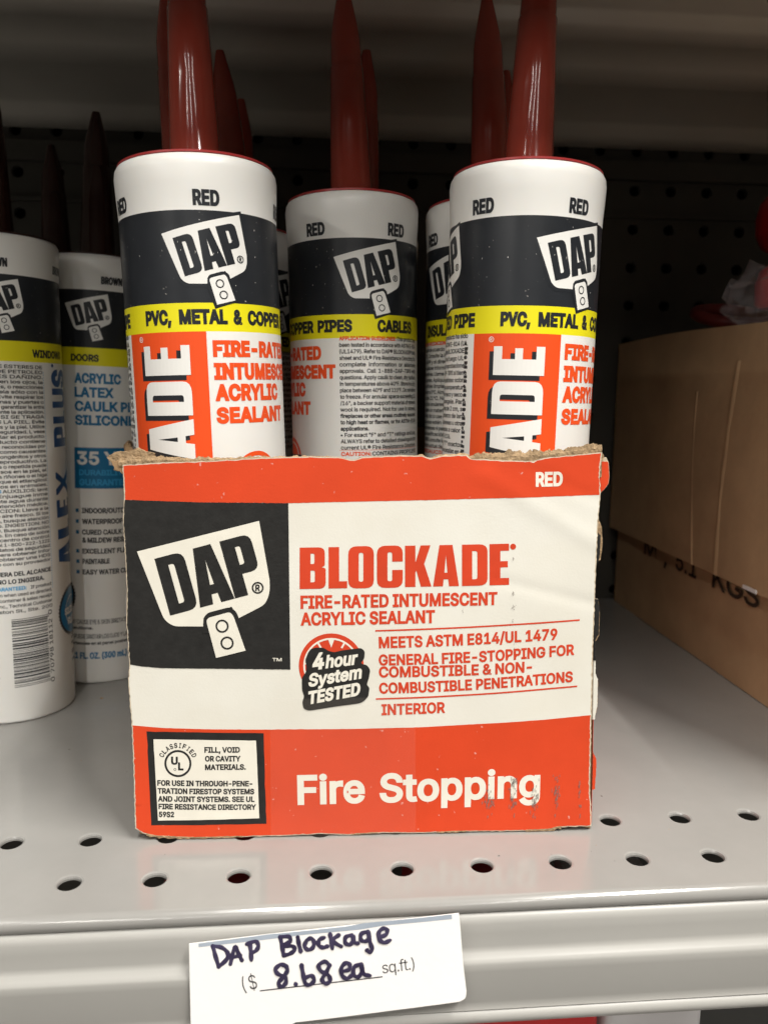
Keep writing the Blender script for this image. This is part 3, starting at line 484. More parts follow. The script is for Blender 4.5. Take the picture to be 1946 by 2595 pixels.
# perforated back panel
bp_ = empty('back_panel', (0, YBACK, .16)); tag(bp_, kind='structure')
mb = MB(); PX, PZ = .216813, .260923
putb = lambda x, z, d: (x, YBACK+d, z)
for i in range(-17, 7):
    for j in range(-3, 11):
        cx, cz = PX+S*i, PZ-S*j
        if cz-S/2 < -.002 and j < 10: pass
        holed_cell(mb, cx-S/2, cz-S/2, cx+S/2, cz+S/2, cx, cz, .0036, putb, .0004, .004, 14)
zl, zh, xl, xh = PZ-S*10.5, PZ+S*3.5, PX-S*17.5, PX+S*6.5
for a, b, c, d in ((X0, xl, zl, zh), (xh, X1, zl, zh), (X0, X1, zh, .5), (X0, X1, -.35, zl)):
    mb.add([(a, YBACK, c), (b, YBACK, c), (b, YBACK, d), (a, YBACK, d)], [(0, 1, 2, 3)])
o = mb.build('pegboard', M_peg, bp_); rel(o, bp_)
mb = MB(); mb.box((X0, YBACK+.02, -.35), (X1, YBACK+.03, .5)); rel(mb.build('hole_shade_sheet', M_void, bp_), bp_)  # added dark sheet behind the pegboard, so the holes look shaded; then rails
mb = MB(); mb.box((X0, YBACK-.006, .292), (X1, YBACK-.0005, .304)); mb.box((X0, YBACK-.004, .268), (X1, YBACK-.0005, .2705)); rel(mb.build('stiffening_rail', M_peg, bp_), bp_)

# upper shelf: underside, lengthwise channels, front lip
us = empty('upper_shelf', (0, .3, .32)); tag(us, 'dim underside of the steel shelf above, spanning the top of the view', 'shelf')
ZU = .3195; YU = .222
pf = [(YU, ZU-.032), (YU-.001, ZU-.030), (YU-.001, ZU+.012), (YU+.0005, ZU+.0125)]
def sweep2(name, pf, m, parent, root, sm=True):
    v = []; f = []
    for y, z in pf: v += [(X0, y, z), (X1, y, z)]
    for i in range(len(pf)-1): f.append((2*i, 2*i+2, 2*i+3, 2*i+1))
    return rel(mesh_obj(name, v, f, m, parent, smooth=sm, auto=50), root)
un = [(YU, ZU-.032), (YU+.012, ZU-.032), (YU+.0135, ZU-.030), (YU+.0135, ZU-.001), (YU+.015, ZU), (.372, ZU), (.3735, ZU-.0012), (.376, ZU-.0050), (.379, ZU-.0062), (.392, ZU-.0062), (.395, ZU-.0050),
      (.3975, ZU-.0012), (.399, ZU), (.428, ZU), (.431, ZU-.0015), (.436, ZU-.0028), (.452, ZU-.0028), (.457, ZU-.0015), (.460, ZU), (.515, ZU), (.519, ZU-.0015), (.523, ZU-.006), (.528, ZU-.008), (.543, ZU-.008), (.5475, ZU-.006), (.5475, ZU+.012)]
sweep2('underside', un, M_under, us, us)
sweep2('front_lip', pf, M_under, us, us)
mb = MB(); mb.box((X0, YU+.0006, ZU+.012), (X1, .5478, ZU+.0135)); rel(mb.build('deck', M_under, us), us)

# lower shelf and floor far below, and the goods just under the rail
ls = empty('lower_shelf', (0, .3, -.33)); tag(ls, 'shelf below, in the dark under the rail', 'shelf')
mb = MB(); mb.box((X0, .20, -.345), (X1, YBACK-.001, -.33)); rel(mb.build('deck', M_shelf, ls), ls)
fl = MB(); fl.add([(-4, -4, -.6), (4, -4, -.6), (4, 3, -.6), (-4, 3, -.6)], [(0, 1, 2, 3)]); tag(fl.build('floor', M_floor), kind='structure')

# ------------------------------------------------------------------ sealant tubes
R = .0258
def lathe(prof, n=56):
    v = []; f = []
    for r, z in prof:
        for i in range(n): a = 2*PI*i/n; v.append((r*math.sin(a), -r*math.cos(a), z))
    for k in range(len(prof)-1):
        for i in range(n):
            j = (i+1) % n; f.append((k*n+i, k*n+j, (k+1)*n+j, (k+1)*n+i))
    return v, f, n
def lathe_obj(name, prof, mats, parent, segm=None, n=56, auto=50, cap=False, loc=None):
    v, f, n = lathe(prof, n); fm = None
    if segm: fm = [m for m in segm for _ in range(n)]
    if cap:
        f.append(tuple(range((len(prof)-1)*n, len(prof)*n)))
        if fm: fm.append(segm[-1])
    o = mesh_obj(name, v, f, mats, parent, fm, True, auto)
    if loc: o.location = loc
    return o
ZO = -.003                                  # measured heights are above the deck, tubes in the carton stand on 3 mm of board
Zb, Zy, Zw = .2028+ZO, .1752+ZO, .1665+ZO
def cyl_fn(k=1.0):
    def fn(s, t, l):                        # s in degrees round the tube, t in metres up it
        a = math.radians(s); r = R+l+max(0, interp([(.199*k, 0), (.2035*k, .0001), (.208*k, .0004), (.2125*k, .0005)], t)); return (r*math.sin(a), -r*math.cos(a), t)
    return fn
def para(P, lines, s0, s1, z0, dz, cap, m, lift, bold=(), off=.036, last=(), heads={}):
    for i, ln in enumerate(lines):
        z = z0-dz*i
        if not ln: continue
        x0 = s0
        if i in heads:
            h, hm = heads[i]; full = len(h)+len(ln)+1; xe = s0+(s1-s0)*len(h)*1.08/full
            P.text(h, (x0, z), (xe, z), cap, hm, lift, off=0.066, res=2, up=(0, cap)); x0 = xe+.8
        e = s1 if i not in last else s0+(s1-s0)*min(1, len(ln)/max(len(q) for q in lines))
        P.text(ln, (x0, z), (e, z), cap, m, lift, off=(.06 if i in bold else off), res=2, up=(0, cap))
ENG = ['This product has', 'been tested in accordance with ASTM E-814', '(UL1479). Refer to DAP® BLOCKADE® data', 'sheet and UL® Fire Resistance Directory for', 'complete  information  or  alternate', 'approvals.  Call  1-888-DAP-TIPS  with',
 'questions. Apply caulk to clean, dry surface', 'in temperatures above 40°F. Store in a dry', 'place between 40°F and 110°F. Do not allow', 'to freeze. For annular space exceeding 12', '/16", a backer support material of mineral', 'wool is required. Not for use in stoves,',
 'fireplaces or other areas routinely exposed', 'to high heat or flames, or for ASTM-E136', 'applications.', '• For exact "F" and "T" ratings and use,', 'ALWAYS refer to detailed drawings in the', 'current UL® Fire Resistance Directory.', 'CONTAINS PROPYLENE']
SPA = ['Este producto ha sido', 'probado de acuerdo con ASTM E-814 (UL', '1479). Consulte la Hoja del BLOCKADE®', 'de DAP® y el directorio al fuego UL®', 'para obtener informacion y aprobaciones', 'alternativas. Llame al DAP-TIPS si tiene', 'preguntas. Aplique el calafateo sobre',
 'superficies limpias a una temperatura', 'superior a 5°C. Almacene fresco y seco a', 'mas de 21°C. No se congele. Para', 'espacios anulares de mas de 2 cm, se', 'requiere un material o refuerzo de lana', 'mineral. No lo use en chimeneas u otras', 'areas que estén expuestas a calor o', 'flamas intensas ni para ASTM-E136.', 'Para clasificación "F" y "T" exactos,', 'SIEMPRE consulte los que se detallan en el', 'directorio actual de fuego UL®.', 'CONTIENE']
MMD = .0258*PI/180                          # metres per degree round the tube
def vert_letters(P, word, sb, st, zs, m, lift, ds=0, dz=0):
    """letters standing on their side: the cap height runs from sb (baseline) to st, the word climbs"""
    for ch, z0, z1 in word:
        w = G[ch][0]
        glyph(P, ch, lambda p, z0=z0, z1=z1, w=w: (sb+(st-sb)*p[1]+ds, z0+(z1-z0)*p[0]/w+dz), m, lift)
def label_red(P):
    z = lambda q: q/1000+ZO
    P.poly([(-57, z(166.5)), (8.5, z(166.5)), (8.5, z(28)), (-57, z(28))], M_tor, 5e-5)
    word = [('E', z(153.2), z(162.4)), ('D', z(140.6), z(151.2)), ('A', z(126.6), z(139.4)), ('K', z(113.4), z(125.6)), ('C', z(101.2), z(112.2)), ('O', z(89), z(100)), ('L', z(79), z(88)), ('B', z(66.8), z(77.8))]
    vert_letters(P, word, -3.4, -40.2, 0, M_navy, 9e-5, -3.2, -.0016)
    vert_letters(P, word, -3.4, -40.2, 0, M_twh, 1.5e-4)
    T = lambda p: (p[0]/MMD, p[1])
    P.ring((-42.5*MMD, z(164.6)), .0007, .0009, M_twh, 9e-5, 16, T)
    P.text('R', (-43.4, z(164.15)), (-41.8, z(164.15)), .0009, M_twh, 9e-5, up=(0, .0009))
    for s, x1, a, b in (('FIRE-RATED', 88.5, 158.6, 163.2), ('INTUMESCENT', 101.5, 151.5, 156.2), ('ACRYLIC', 70, 144.8, 149.6), ('SEALANT', 76, 137.7, 142.3)):
        P.text(s, (12.4, z(a)), (x1, z(a)), (b-a+.6)/1000, M_tor, 6e-5, off=.098, sp=1.02, up=(0, (b-a+.6)/1000))
    P.ring((42*MMD, z(119.5)), .0074, .0089, M_tor, 5e-5, 30, T); P.disc((42*MMD, z(119.5)), .0066, M_tor, 5e-5, 26, T)
    P.poly(rounded([(22, z(104), 2), (60, z(105), 2), (62, z(122), 3), (20, z(121), 3)]), M_navy, 1e-4)
    for i, w in enumerate(('4hour', 'System', 'TESTED')): P.text(w, (24, z(117.4-i*5.2)), (58, z(117.9-i*5.2)), .0036, M_twh, 1.4e-4, off=0.078, shear=.25, up=(0, .0036))
    for i in range(28): P.rect(-66, z(163-i*1.55), -62.5-1.5*(i % 3 == 0), z(163.9-i*1.55), M_navy, 5e-5)
    for s, a, b in (('PVC,', -36.4, -15), ('METAL', -9.5, 23.9), ('&', 28.1, 35), ('COPPER', 39.4, 81.5), ('PIPES', 85.5, 116.2), ('CABLES', 137.7, 178), ('PIPE', -81, -56.8), ('INSULATED', -141, -85)):
        P.text(s, (a, z(168.7)), (b, z(168.7)), .0046, M_navy, 5e-5, off=.09, sp=.8, up=(0, .0046))
    cap = .00155
    para(P, ENG, 105, 187, z(165.6), .00242, cap, M_navy, 5e-5, bold=(12, 13, 14), last=(14,), heads={0: ('APPLICATION GUIDELINES:', M_tor), 18: ('CAUTION:', M_tor)})
    para(P, SPA, 206, 297, z(165.3), .00242, cap, M_navy, 5e-5, last=(14, 17), heads={0: ('GUIA DE APLICACION:', M_tor), 18: ('PRECAUCIÓN:', M_tor)})
    for a, b in ((104, 188), (205, 298)):
        q = a
        while q < b: P.rect(q, z(124.1), q+.8, z(124.35), M_tor, 5e-5); q += 1.6
    return P
def label_top(P, word, nsp=5, s_first=13.2, half=9, z0=.2041, zc=.0047, lt=(-18.6, .196), sc=3.36e-5, zoff=ZO, first=0):
    for k in range(nsp):
        c = s_first+k*360/nsp
        P.text(word, (c-half, z0+zoff), (c+half, z0+zoff), zc, M_navy, 5e-5, off=.078, sp=1.1, up=(0, zc))
    for k in range(3):
        T = lambda p, k=k: (lt[0]+first+120*k+(p[0]-232)*sc/MMD, lt[1]+zoff-(p[1]-712)*sc)
        logo(P, T, 5e-5, M_twh, M_navy)
    return P
def scuffs(P, seed, n, z0, z1):
    r = random.Random(seed)
    for _ in range(n):
        s, z = r.uniform(-110, 110), r.uniform(z0, z1); w = r.choice((.2, .3, .5))
        P.poly([(s, z), (s+w/2, z-.00015), (s+w, z+.0001), (s+w*.4, z+r.uniform(.0002, .0006))], M_twh, 2.6e-4)
def tube_body_prof(k=1.0):
    pr = [(R*.93, 0), (R*.985, .0006), (R, .0016), (R, Zw*k), (R, Zy*k), (R, Zb*k), (R+.0001, .2035*k), (R+.0004, .208*k), (R+.0006, .2130*k), (R+.0003, .2152*k), (R-.0004, .2164*k), (R-.0013, .2169*k)]
    return pr, [0, 0, 0, 2, 1, 0, 0, 0, 0, 0, 0]
def noz_prof(k=0):
    q = 1 if k else .84
    return [(r, z*q) for r, z in [(.0112, 0), (.0108, .0012), (.0090, .0020), (.0084, .0034), (.0073, .034), (.00645, .0595), (.0062, .0600), (.0061, .0606), (.0057, .072), (.0048, .079), (.0022, .0935), (.0018, .0952), (.0012, .0955)]]
tubes = []
def make_tube(kind):
    k = 1.0 if kind == 'red' else .979
    root = empty('caulk_tube')
    pr, sg = tube_body_prof(k)
    lathe_obj('body', pr, [M_wt, M_navy, M_yel], root, sg, n=72, auto=60)
    lathe_obj('end_plate', [(R-.0012, .2167*k), (R-.0006, .2169*k), (R-.0006, .2174*k), (R-.0012, .2177*k), (R-.003, .2177*k), (.012, .2175*k)], M_rim if kind == 'red' else M_nozb, root, n=56, cap=True)
    n = lathe_obj('nozzle', [(r_, z_*(.84 if kind == 'red' else .735)) for r_, z_ in noz_prof(1)], M_noz if kind == 'red' else M_nozb, root, n=32, cap=True, auto=35, loc=(0, 0, .2176*k))
    up, lo = Print(MMD), Print(MMD)
    if kind == 'red':
        label_top(up, 'RED'); scuffs(up, 3, 34, .174, .198); label_red(lo)
    else:
        label_top(up, 'BROWN', 5, 50, 11, .1985, .0036, (.7, .1890), 2.75e-5, 0); label_blue(lo)
    up.build('logo_band_print', cyl_fn(k), root, step=3.2); lo.build('label_print', cyl_fn(k), root, step=3.2)
    return root
SP2 = ['CONTIENE ESTERES DE', 'ACIDOS DE PETROLEO', 'VAPOR ES DAÑINO.', 'infección en los ojos, la', 'respiratorias, o reacciones', 'pieles. Usela sólo con la', 'ventilada. Evite respirar los', 'abra ventanas y puertas o', 'sistema para garantizar la entra', 'de aire durante la aplicación.', 'DAÑINO SI SE TRAGA', 'A TRAVES LA PIEL. Evite', 'con los ojos y la piel. Utilice', 'lentes de seguridad. Lávese', 'al manipular el producto.', 'Este producto contiene', 'sustancias reconocidas por', 'California como causantes', 'defectos congénitos y otros', 'aparato reproductivo. La', 'prolongada o repetida puede', 'tos adversos en la piel, el',
 'higado, los riñones o el higa', 'mostrado que el etilenglicol', 'congénitos en animales.', 'AUXILIOS: lave', 'OJOS: Enjuague inme', 'abundante agua durante', 'busque atención médica.', 'INHALACION: Lleve a la', 'lugar con aire fresco. Si los', 'persisten, busque atención', 'inmediato. INGESTION: NO', 'VOMITO. Busque atención', 'inmediato. En caso de sobre', 'llame al centro de control', 'venenos al 1-800-222-1222', 'hoja de datos de seguridad', '(HDS) para obtener infor', 'El Para obtener una HDS', 'contacto con su proveedor']
def label_blue(P):
    z = lambda q: q/1000
    k = .979
    for s, a, b in (('DOORS', 6.8, 36), ('MOLDINGS', 68, 112), ('WINDOWS', -64, -22), ('BASEBOARDS', 130, 190), ('TRIM', 214, 236)):
        P.text(s, (a, z(162.0)), (b, z(162.0)), .0034, M_navy, 5e-5, off=0.078, up=(0, .0034))
    for s, b, q in (('ACRYLIC', 59, 151.6), ('LATEX', 51, 144.9), ('CAULK PLUS', 92, 138.2), ('SILICONE', 75, 131.5)):
        P.text(s, (10.4, z(q)), (b, z(q)), .0049, M_teal, 5e-5, off=0.075, up=(0, .0049))
    P.poly([(9.2, z(100.5)), (74, z(100.5)), (74, z(120.6)), (9.2, z(120.6))], M_teal, 5e-5)
    P.text('35 YR', (12, z(112.2)), (66, z(112.2)), .0066, M_twh, 1e-4, off=0.062, up=(0, .0066))
    P.text('DURABILITY', (14, z(107)), (66, z(107)), .0028, M_cyan, 1e-4, off=0.066, up=(0, .0028))
    P.text('GUARANTEE', (14, z(102)), (66, z(102)), .0032, M_cyan, 1e-4, off=0.066, up=(0, .0032))
    for s, b, q, bl in (('INDOOR/OUTDOOR', 76, 88.2, 1), ('WATERPROOF', 60, 82.8, 1), ('CURED CAULK IS MOLD', 86, 77.4, 1), ('& MILDEW RESISTANT', 84, 73.4, 0), ('EXCELLENT FLEXIBILITY', 92, 67.8, 1), ('PAINTABLE', 45, 62.6, 1), ('EASY WATER CLEANUP', 86, 57.2, 1)):
        P.text(s, (16.5, z(q)), (b, z(q)), .0026, M_navy, 5e-5, off=0.066, up=(0, .0026))
        if bl: P.rect(9.6, z(q+.4), 13, z(q+2.2), M_teal, 5e-5)
    P.text('CAUTION! MAY CAUSE EYE & SKIN IRRITATION', (-22, z(31.6)), (70, z(31.6)), .0023, M_navy, 5e-5, off=0.02, up=(0, .0023))
    P.text('Read all cautions.', (-22, z(28.8)), (27, z(28.8)), .0016, M_navy, 5e-5, off=0.066, up=(0, .0016))
    P.text('PRECAUCION! PUEDE IRRITAR LOS OJOS Y LA PIEL', (-22, z(24.0)), (74, z(24.0)), .0023, M_navy, 5e-5, off=0.02, up=(0, .0023))
    P.text('Lea las advertencias en el panel posterior', (-22, z(20.8)), (70, z(20.8)), .0016, M_navy, 5e-5, off=0.066, up=(0, .0016))
    P.text('10.1 FL. OZ. (300 mL)', (-4, z(13.4)), (64, z(13.4)), .0034, M_teal, 5e-5, off=0.066, up=(0, .0034))
    # name climbing the tube in blue capitals, its badge, the Spanish column and the bar code
    word = [('A', 68, 79), ('L', 81, 89), ('E', 91, 99), ('P', 123, 132), ('L', 133.5, 139), ]
    for ch, a, b in word:
        w = G[ch][0]; glyph(P, ch, lambda p, a=a, b=b, w=w: (-11-31*p[1], z(a)+(z(b)-z(a))*p[0]/w), M_dblue, 6e-5)
    def vtext(s, a, b, sb, st, m, off=.07):
        v, f, j, w = text2d(s, off, (b-a)/1000/(abs(st-sb)*MMD)*(1+2*off)); P.tris([(sb+(st-sb)*y, z(a)+(z(b)-z(a))*x) for x, y in v], f, m, 6e-5, j)
    vtext('X', 101, 112, -11, -42, M_dblue); vtext('US', 140.5, 157.5, -11, -42, M_dblue)
    T = lambda p: (p[0]/MMD, p[1])
    P.disc((-40*MMD, z(159)), .0008, M_dblue, 6e-5, 12, T)
    P.poly([T((-19*MMD+(.0118 if i % 2 else .0124)*math.cos(PI*i/45), z(46)+(.0118 if i % 2 else .0124)*math.sin(PI*i/45))) for i in range(90)], M_navy, 5e-5)
    P.disc((-19*MMD, z(46)), .0108, M_teal, 9e-5, 36, T); P.ring((-19*MMD, z(46)), .0066, .0070, M_twh, 1.3e-4, 30, T)
    P.text('SILICONE', (-36, z(44.5)), (-2, z(44.5)), .0034, M_twh, 1.3e-4, off=0.078, up=(0, .0034))
    P.text('PLUS', (-30, z(39.5)), (-8, z(39.5)), .0034, M_twh, 1.3e-4, off=0.078, up=(0, .0034))
    para(P, SP2, -124, -54, z(157.2), .00212, .00146, M_navy, 5e-5, heads={25: ('PRIMEROS', M_cyan)})
    P.text('MANTENGASE FUERA DEL ALCANCE', (-148, z(67.6)), (-54, z(67.6)), .0020, M_navy, 5e-5, off=0.065, up=(0, .0020))
    P.text('DE LOS NIÑOS. NO LO INGIERA.', (-148, z(64.3)), (-62, z(64.3)), .0020, M_navy, 5e-5, off=0.065, up=(0, .0020))
    P.text('GUARANTEED:', (-112, z(61.2)), (-80, z(61.2)), .0017, M_cyan, 5e-5, off=0.062, up=(0, .0017)); P.text('If product', (-76, z(61.2)), (-54, z(61.2)), .0015, M_navy, 5e-5, up=(0, .0015))
    for i, s in enumerate(('fails to perform when used as directed,', 'return empty container & sales receipt', 'to Products Inc., Technical Customer', '2400 Boston St., Ste. 200')): P.text(s, (-132, z(58.6-2.5*i)), (-54, z(58.6-2.5*i)), .0016, M_navy, 5e-5, off=0.025, res=2, up=(0, .0015))
    q = 156.
    while q > 60: P.rect(-53.2, z(q), -52.6, z(q-.5), M_cyan, 5e-5); q -= 1.1
    r = random.Random(4); q = 17.0; big = 0
    while q < 48:
        h = r.choice((.25, .25, .5, .5, .75)); ext = 1.6 if (q < 18.4 or q > 46.6) else 0
        P.rect(-95, z(q), -60.5+ext, z(min(48.2, q+h)), M_navy, 5e-5); q += h+r.choice((.28, .28, .5, .75))
    v, f, j, w = text2d('0  70798 18112  0', .015, 11); P.tris([(-55.2-4.2*y, z(16)+.034*x) for x, y in v], f, M_navy, 5e-5, j)
    for i, s in enumerate(('may cause irritation', 'avoid eye contact', 'skin contact and', 'available for sale')): P.text(s, (-150, z(46-2.3*i)), (-110, z(46-2.3*i)), .0014, M_navy, 5e-5, res=2, up=(0, .0014))
    for i, s in enumerate(('Para mas informacion', 'lea las instruc-', 'ciones de la etiqueta en', 'la caja o llame al', '1-888-327-8477', 'www.dap.com')): P.text(s, (-150, z(33-2.3*i)), (-108, z(33-2.3*i)), .0014, M_navy, 5e-5, res=2, up=(0, .0014))
master = {k: make_tube(k) for k in ('red', 'blue')}
used = set()
def place_tube(kind, x, y, z, rot, lean, label, group, tilt=(0, 0), uprot=0):
    src = master[kind]
    if kind in used:
        root = src.copy(); COL.objects.link(root)
        for ch in src.children:
            c = ch.copy(); COL.objects.link(c); c.parent = root
    else: root = src; used.add(kind)
    root.location = (x, y, z); root.rotation_mode = 'ZYX'
    root.rotation_mode = 'QUATERNION'
    q = Matrix.Rotation(math.radians(lean[0]), 4, 'Y') @ Matrix.Rotation(math.radians(lean[1]), 4, 'X') @ Matrix.Rotation(math.radians(rot), 4, 'Z')
    root.rotation_quaternion = q.to_quaternion()
    for ch in root.children:
        if ch.name.startswith('nozzle'):
            ch.rotation_mode = 'QUATERNION'
            inv = Matrix.Rotation(math.radians(-rot), 4, 'Z')
            ch.rotation_quaternion = (inv @ Matrix.Rotation(math.radians(tilt[0]), 4, 'Y') @ Matrix.Rotation(math.radians(tilt[1]), 4, 'X') @ Matrix.Rotation(math.radians(rot), 4, 'Z')).to_quaternion()
        if ch.name.startswith('logo_band_print'): ch.rotation_euler = (0, 0, math.radians(uprot))
    tag(root, label, 'sealant tube', group)
    return root
GR = 'red sealant tubes standing in the orange carton'
# (x, y) are measured at mid-height: the foot is offset by the lean
def foot(x, y, lean, zm=.165): return x-zm*math.tan(math.radians(lean[0])), y+zm*math.tan(math.radians(lean[1]))
def put_tube(kind, x, y, z, rot, lean, label, group, **k):
    fx, fy = foot(x, y, lean); return place_tube(kind, fx, fy, z, rot, lean, label, group, **k)
put_tube('red', -.0381, .281, .003, 0, (-1.7, 0), 'front left white tube whose yellow band reads PVC, METAL & COPPER', GR)
put_tube('red', .0713, .2785, .0037, 7.8, (.9, 0), 'front right white tube with ADE on orange and a scuffed black band', GR, uprot=5, tilt=(1, 0))
put_tube('red', .0152, .3285, .005, -120, (-1.0, 0), 'middle white tube in shade whose yellow band reads COPPER PIPES, CABLES', GR, tilt=(-1.5, 0))
put_tube('red', .0712, .331, .0050, 58, (-.3, 0), 'tube half hidden behind the front right tube, yellow band starting INSUL', GR, tilt=(-2.5, 0))
put_tube('red', -.0500, .3335, .003, 60, (-.8, 0), 'tube hidden behind the front left tube, left edge of its red nozzle showing', GR, tilt=(-3.5, 0))
put_tube('red', -.0360, .388, .003, 150, (0, 0), 'shaded tube between the front left and middle tubes, red nozzle leaning left', GR, tilt=(-5, 0))
put_tube('red', .0210, .3815, .003, 210, (0, 0), 'tube hidden behind the middle tube, nozzle tip peeking out on its right', GR, tilt=(1.5, 0))
put_tube('red', .0880, .397, .003, 20, (0, 0), 'tube behind the right pair, its slim nozzle tip showing between their two nozzles', GR, tilt=(2.0, 0))
put_tube('red', -.0390, .448, .003, 90, (0, 0), 'rearmost tube at the back left of the carton, dark nozzle tip in shadow', GR)
GB = 'brown caulk tubes standing left of the carton'
put_tube('blue', -.1410, .372, 0, 114, (.6, 0), 'white tube cut by the left picture edge, showing its bar code and Spanish text', GB)
put_tube('blue', -.1109, .4212, 0, -21, (1.9, 0), 'tube left of the carton with blue ACRYLIC LATEX lettering and a 35 YR box', GB)
put_tube('blue', -.1465, .478, 0, 40, (0, 0), 'dark nozzled tube hidden behind the two blue lettered tubes', GB)

# ------------------------------------------------------------------ printed carton
BL = on_plane(348, 2131, (0, 0, 0), np.array([0, 0, 1.])); BR = on_plane(1498, 2106, (0, 0, 0), np.array([0, 0, 1.]))
ex = (BR-BL)/np.linalg.norm(BR-BL); nrm = np.array([ex[1], -ex[0], 0]); WB = float(np.linalg.norm(BR-BL))   # nrm faces the camera
def st(px, py):
    p = on_plane(px, py, BL, nrm); return (float(np.dot(p-BL, ex)), float(p[2]))
def bulge(s, t):
    b = .0010*math.sin(PI*min(1, max(0, s/WB)))*math.sin(PI*min(1, max(0, t/.15)))
    b += .00035*mnoise.noise((s*22, t*14, 3.1))+.00016*mnoise.noise((s*60, t*45, 9.1))
    # creases running down to the right in the upper right part
    for (a0, b0, a1, b1, am, wd) in ((.113, .122, .150, .100, .00022, .003), (.118, .088, .153, .079, -.00014, .0022), (.128, .124, .152, .113, -.00012, .0022)):
        dx, dy = a1-a0, b1-b0; L2 = dx*dx+dy*dy; u = max(0, min(1, ((s-a0)*dx+(t-b0)*dy)/L2)); d = math.hypot(s-a0-u*dx, t-b0-u*dy)
        b += am*math.exp(-(d/wd)**2)
    if s > .135: b += .0012*((s-.135)/.02)**2*math.exp(-((t-.095)/.03)**2)*.4
    return b
def face_fn(s, t, l):
    p = BL+ex*s+nrm*(l+bulge(s, t)); return (p[0]-CB[0], p[1]-CB[1], t-CB[2]+.0004)
CB = np.array([*(BL+ex*WB/2)[:2], 0.])
carton = empty('display_carton', tuple(CB)); tag(carton, 'open worn orange and white printed carton holding the red nozzle tubes', 'carton')
z1 = lambda x, y: (250+x/2.37, 1100+y/2.37)
z2 = lambda x, y: (700+x/1.975, 1250+y/1.975)
z3 = lambda x, y: (300+x/1.338, 1750+y/1.338)
z7 = lambda x, y: (250+x/1.2664, 1100+y/1.2664)
z8 = lambda x, y: (1400+x/2.01, 1100+y/2.01)
Ledge = sorted([(y, x) for x, y in [z1(148, 200), z1(156, 300), z1(158, 400), z1(151, 520), z1(166, 760), z1(175, 960), z1(171, 1130), z1(190, 1392), z1(183, 1500), z1(195, 1640), z3(48, 110), z3(54, 250), z3(60, 470)]])
Redge = sorted([(y, x) for x, y in [z8(248, 103), z8(236, 200), z8(240, 320), z8(232, 400), z8(224, 480), z8(215, 700), z8(211, 860), z8(201, 1100), z8(195, 1400), z8(191, 1560), z8(188, 1700), z8(184, 1800), z8(191, 1900), z8(193, 2000)]])
Tedge = [z7(*p) for p in [(82,105),(200,97),(330,93),(420,88),(520,82),(600,80),(690,78),(788,81),(798,89),(828,88),(838,80),(960,74),(1040,75),(1055,83),(1070,83),(1100,75),(1180,72),(1192,85),(1300,90),(1385,92),(1392,100),(1398,90),(1430,82),(1500,75),(1606,65)]]
Bedge = [z3(*p) for p in [(60,470),(85,488),(130,498),(250,502),(400,499),(550,496),(690,489),(780,493),(900,485),(1000,486),(1100,484),(1180,481),(1300,480),(1450,476),(1500,466),(1604,462)]]
def jag(v, seed, a): return a*(mnoise.noise((v*.11, seed, 0))+.7*mnoise.noise((v*.33, seed, 5)))
def xl(y, g=0): return interp(Ledge, y)+jag(y, 1, 1.9)-g
def xr(y, g=0): return interp(Redge, y)+jag(y, 2, 2.4)+g
def yt(x, g=0): return interp(Tedge, x)+jag(x, 3, 1.7)-g
def yb(x, g=0): return interp(Bedge, x)+jag(x, 4, 1.6)+g
def band(fu, fl_, g=0, x0=None, x1=None, n=120):
    """closed outline between two y-functions and the torn side edges, in photograph pixels"""
    up = []; lo = []
    yu0, yl0 = fu(313), fl_(330)
    a = x0 if x0 is not None else None
    xs_u0 = x0 if x0 is not None else xl(fu(320), g); xs_u1 = x1 if x1 is not None else xr(fu(1510), g)
    xs_l0 = x0 if x0 is not None else xl(fl_(330), g); xs_l1 = x1 if x1 is not None else xr(fl_(1500), g)
    up = [(xs_u0+(xs_u1-xs_u0)*i/n, fu(xs_u0+(xs_u1-xs_u0)*i/n)) for i in range(n+1)]
    lo = [(xs_l0+(xs_l1-xs_l0)*i/n, fl_(xs_l0+(xs_l1-xs_l0)*i/n)) for i in range(n+1)]
    out = list(up)
    if x1 is None:
        a, b = up[-1][1], lo[-1][1]; k = max(2, int(abs(b-a)/5))
        out += [(xr(a+(b-a)*i/k, g), a+(b-a)*i/k) for i in range(1, k)]
    out += lo[::-1]
    if x0 is None:
        a, b = lo[0][1], up[0][1]; k = max(2, int(abs(b-a)/5))
        out += [(xl(a+(b-a)*i/k, g), a+(b-a)*i/k) for i in range(1, k)]
    return [st(*p) for p in out]
y_oran = lambda x: interp([z1(158, 402), z1(600, 416), z1(1140, 421), z2(800, 38), z2(1300, 25), z2(1612, 14)], x)+jag(x, 8, .9)
y_blk = lambda x: interp([z1(190, 1392), z1(260, 1402), z1(380, 1411), z1(700, 1414), z1(1162, 1416)], x)+jag(x, 9, .8)
y_whi = lambda x: interp([z3(50, 122), z3(150, 130), z3(300, 134), z3(500, 135), z3(800, 131), z3(1000, 126), z3(1300, 112), z3(1450, 102), z3(1603, 88)], x)+jag(x, 10, .5)
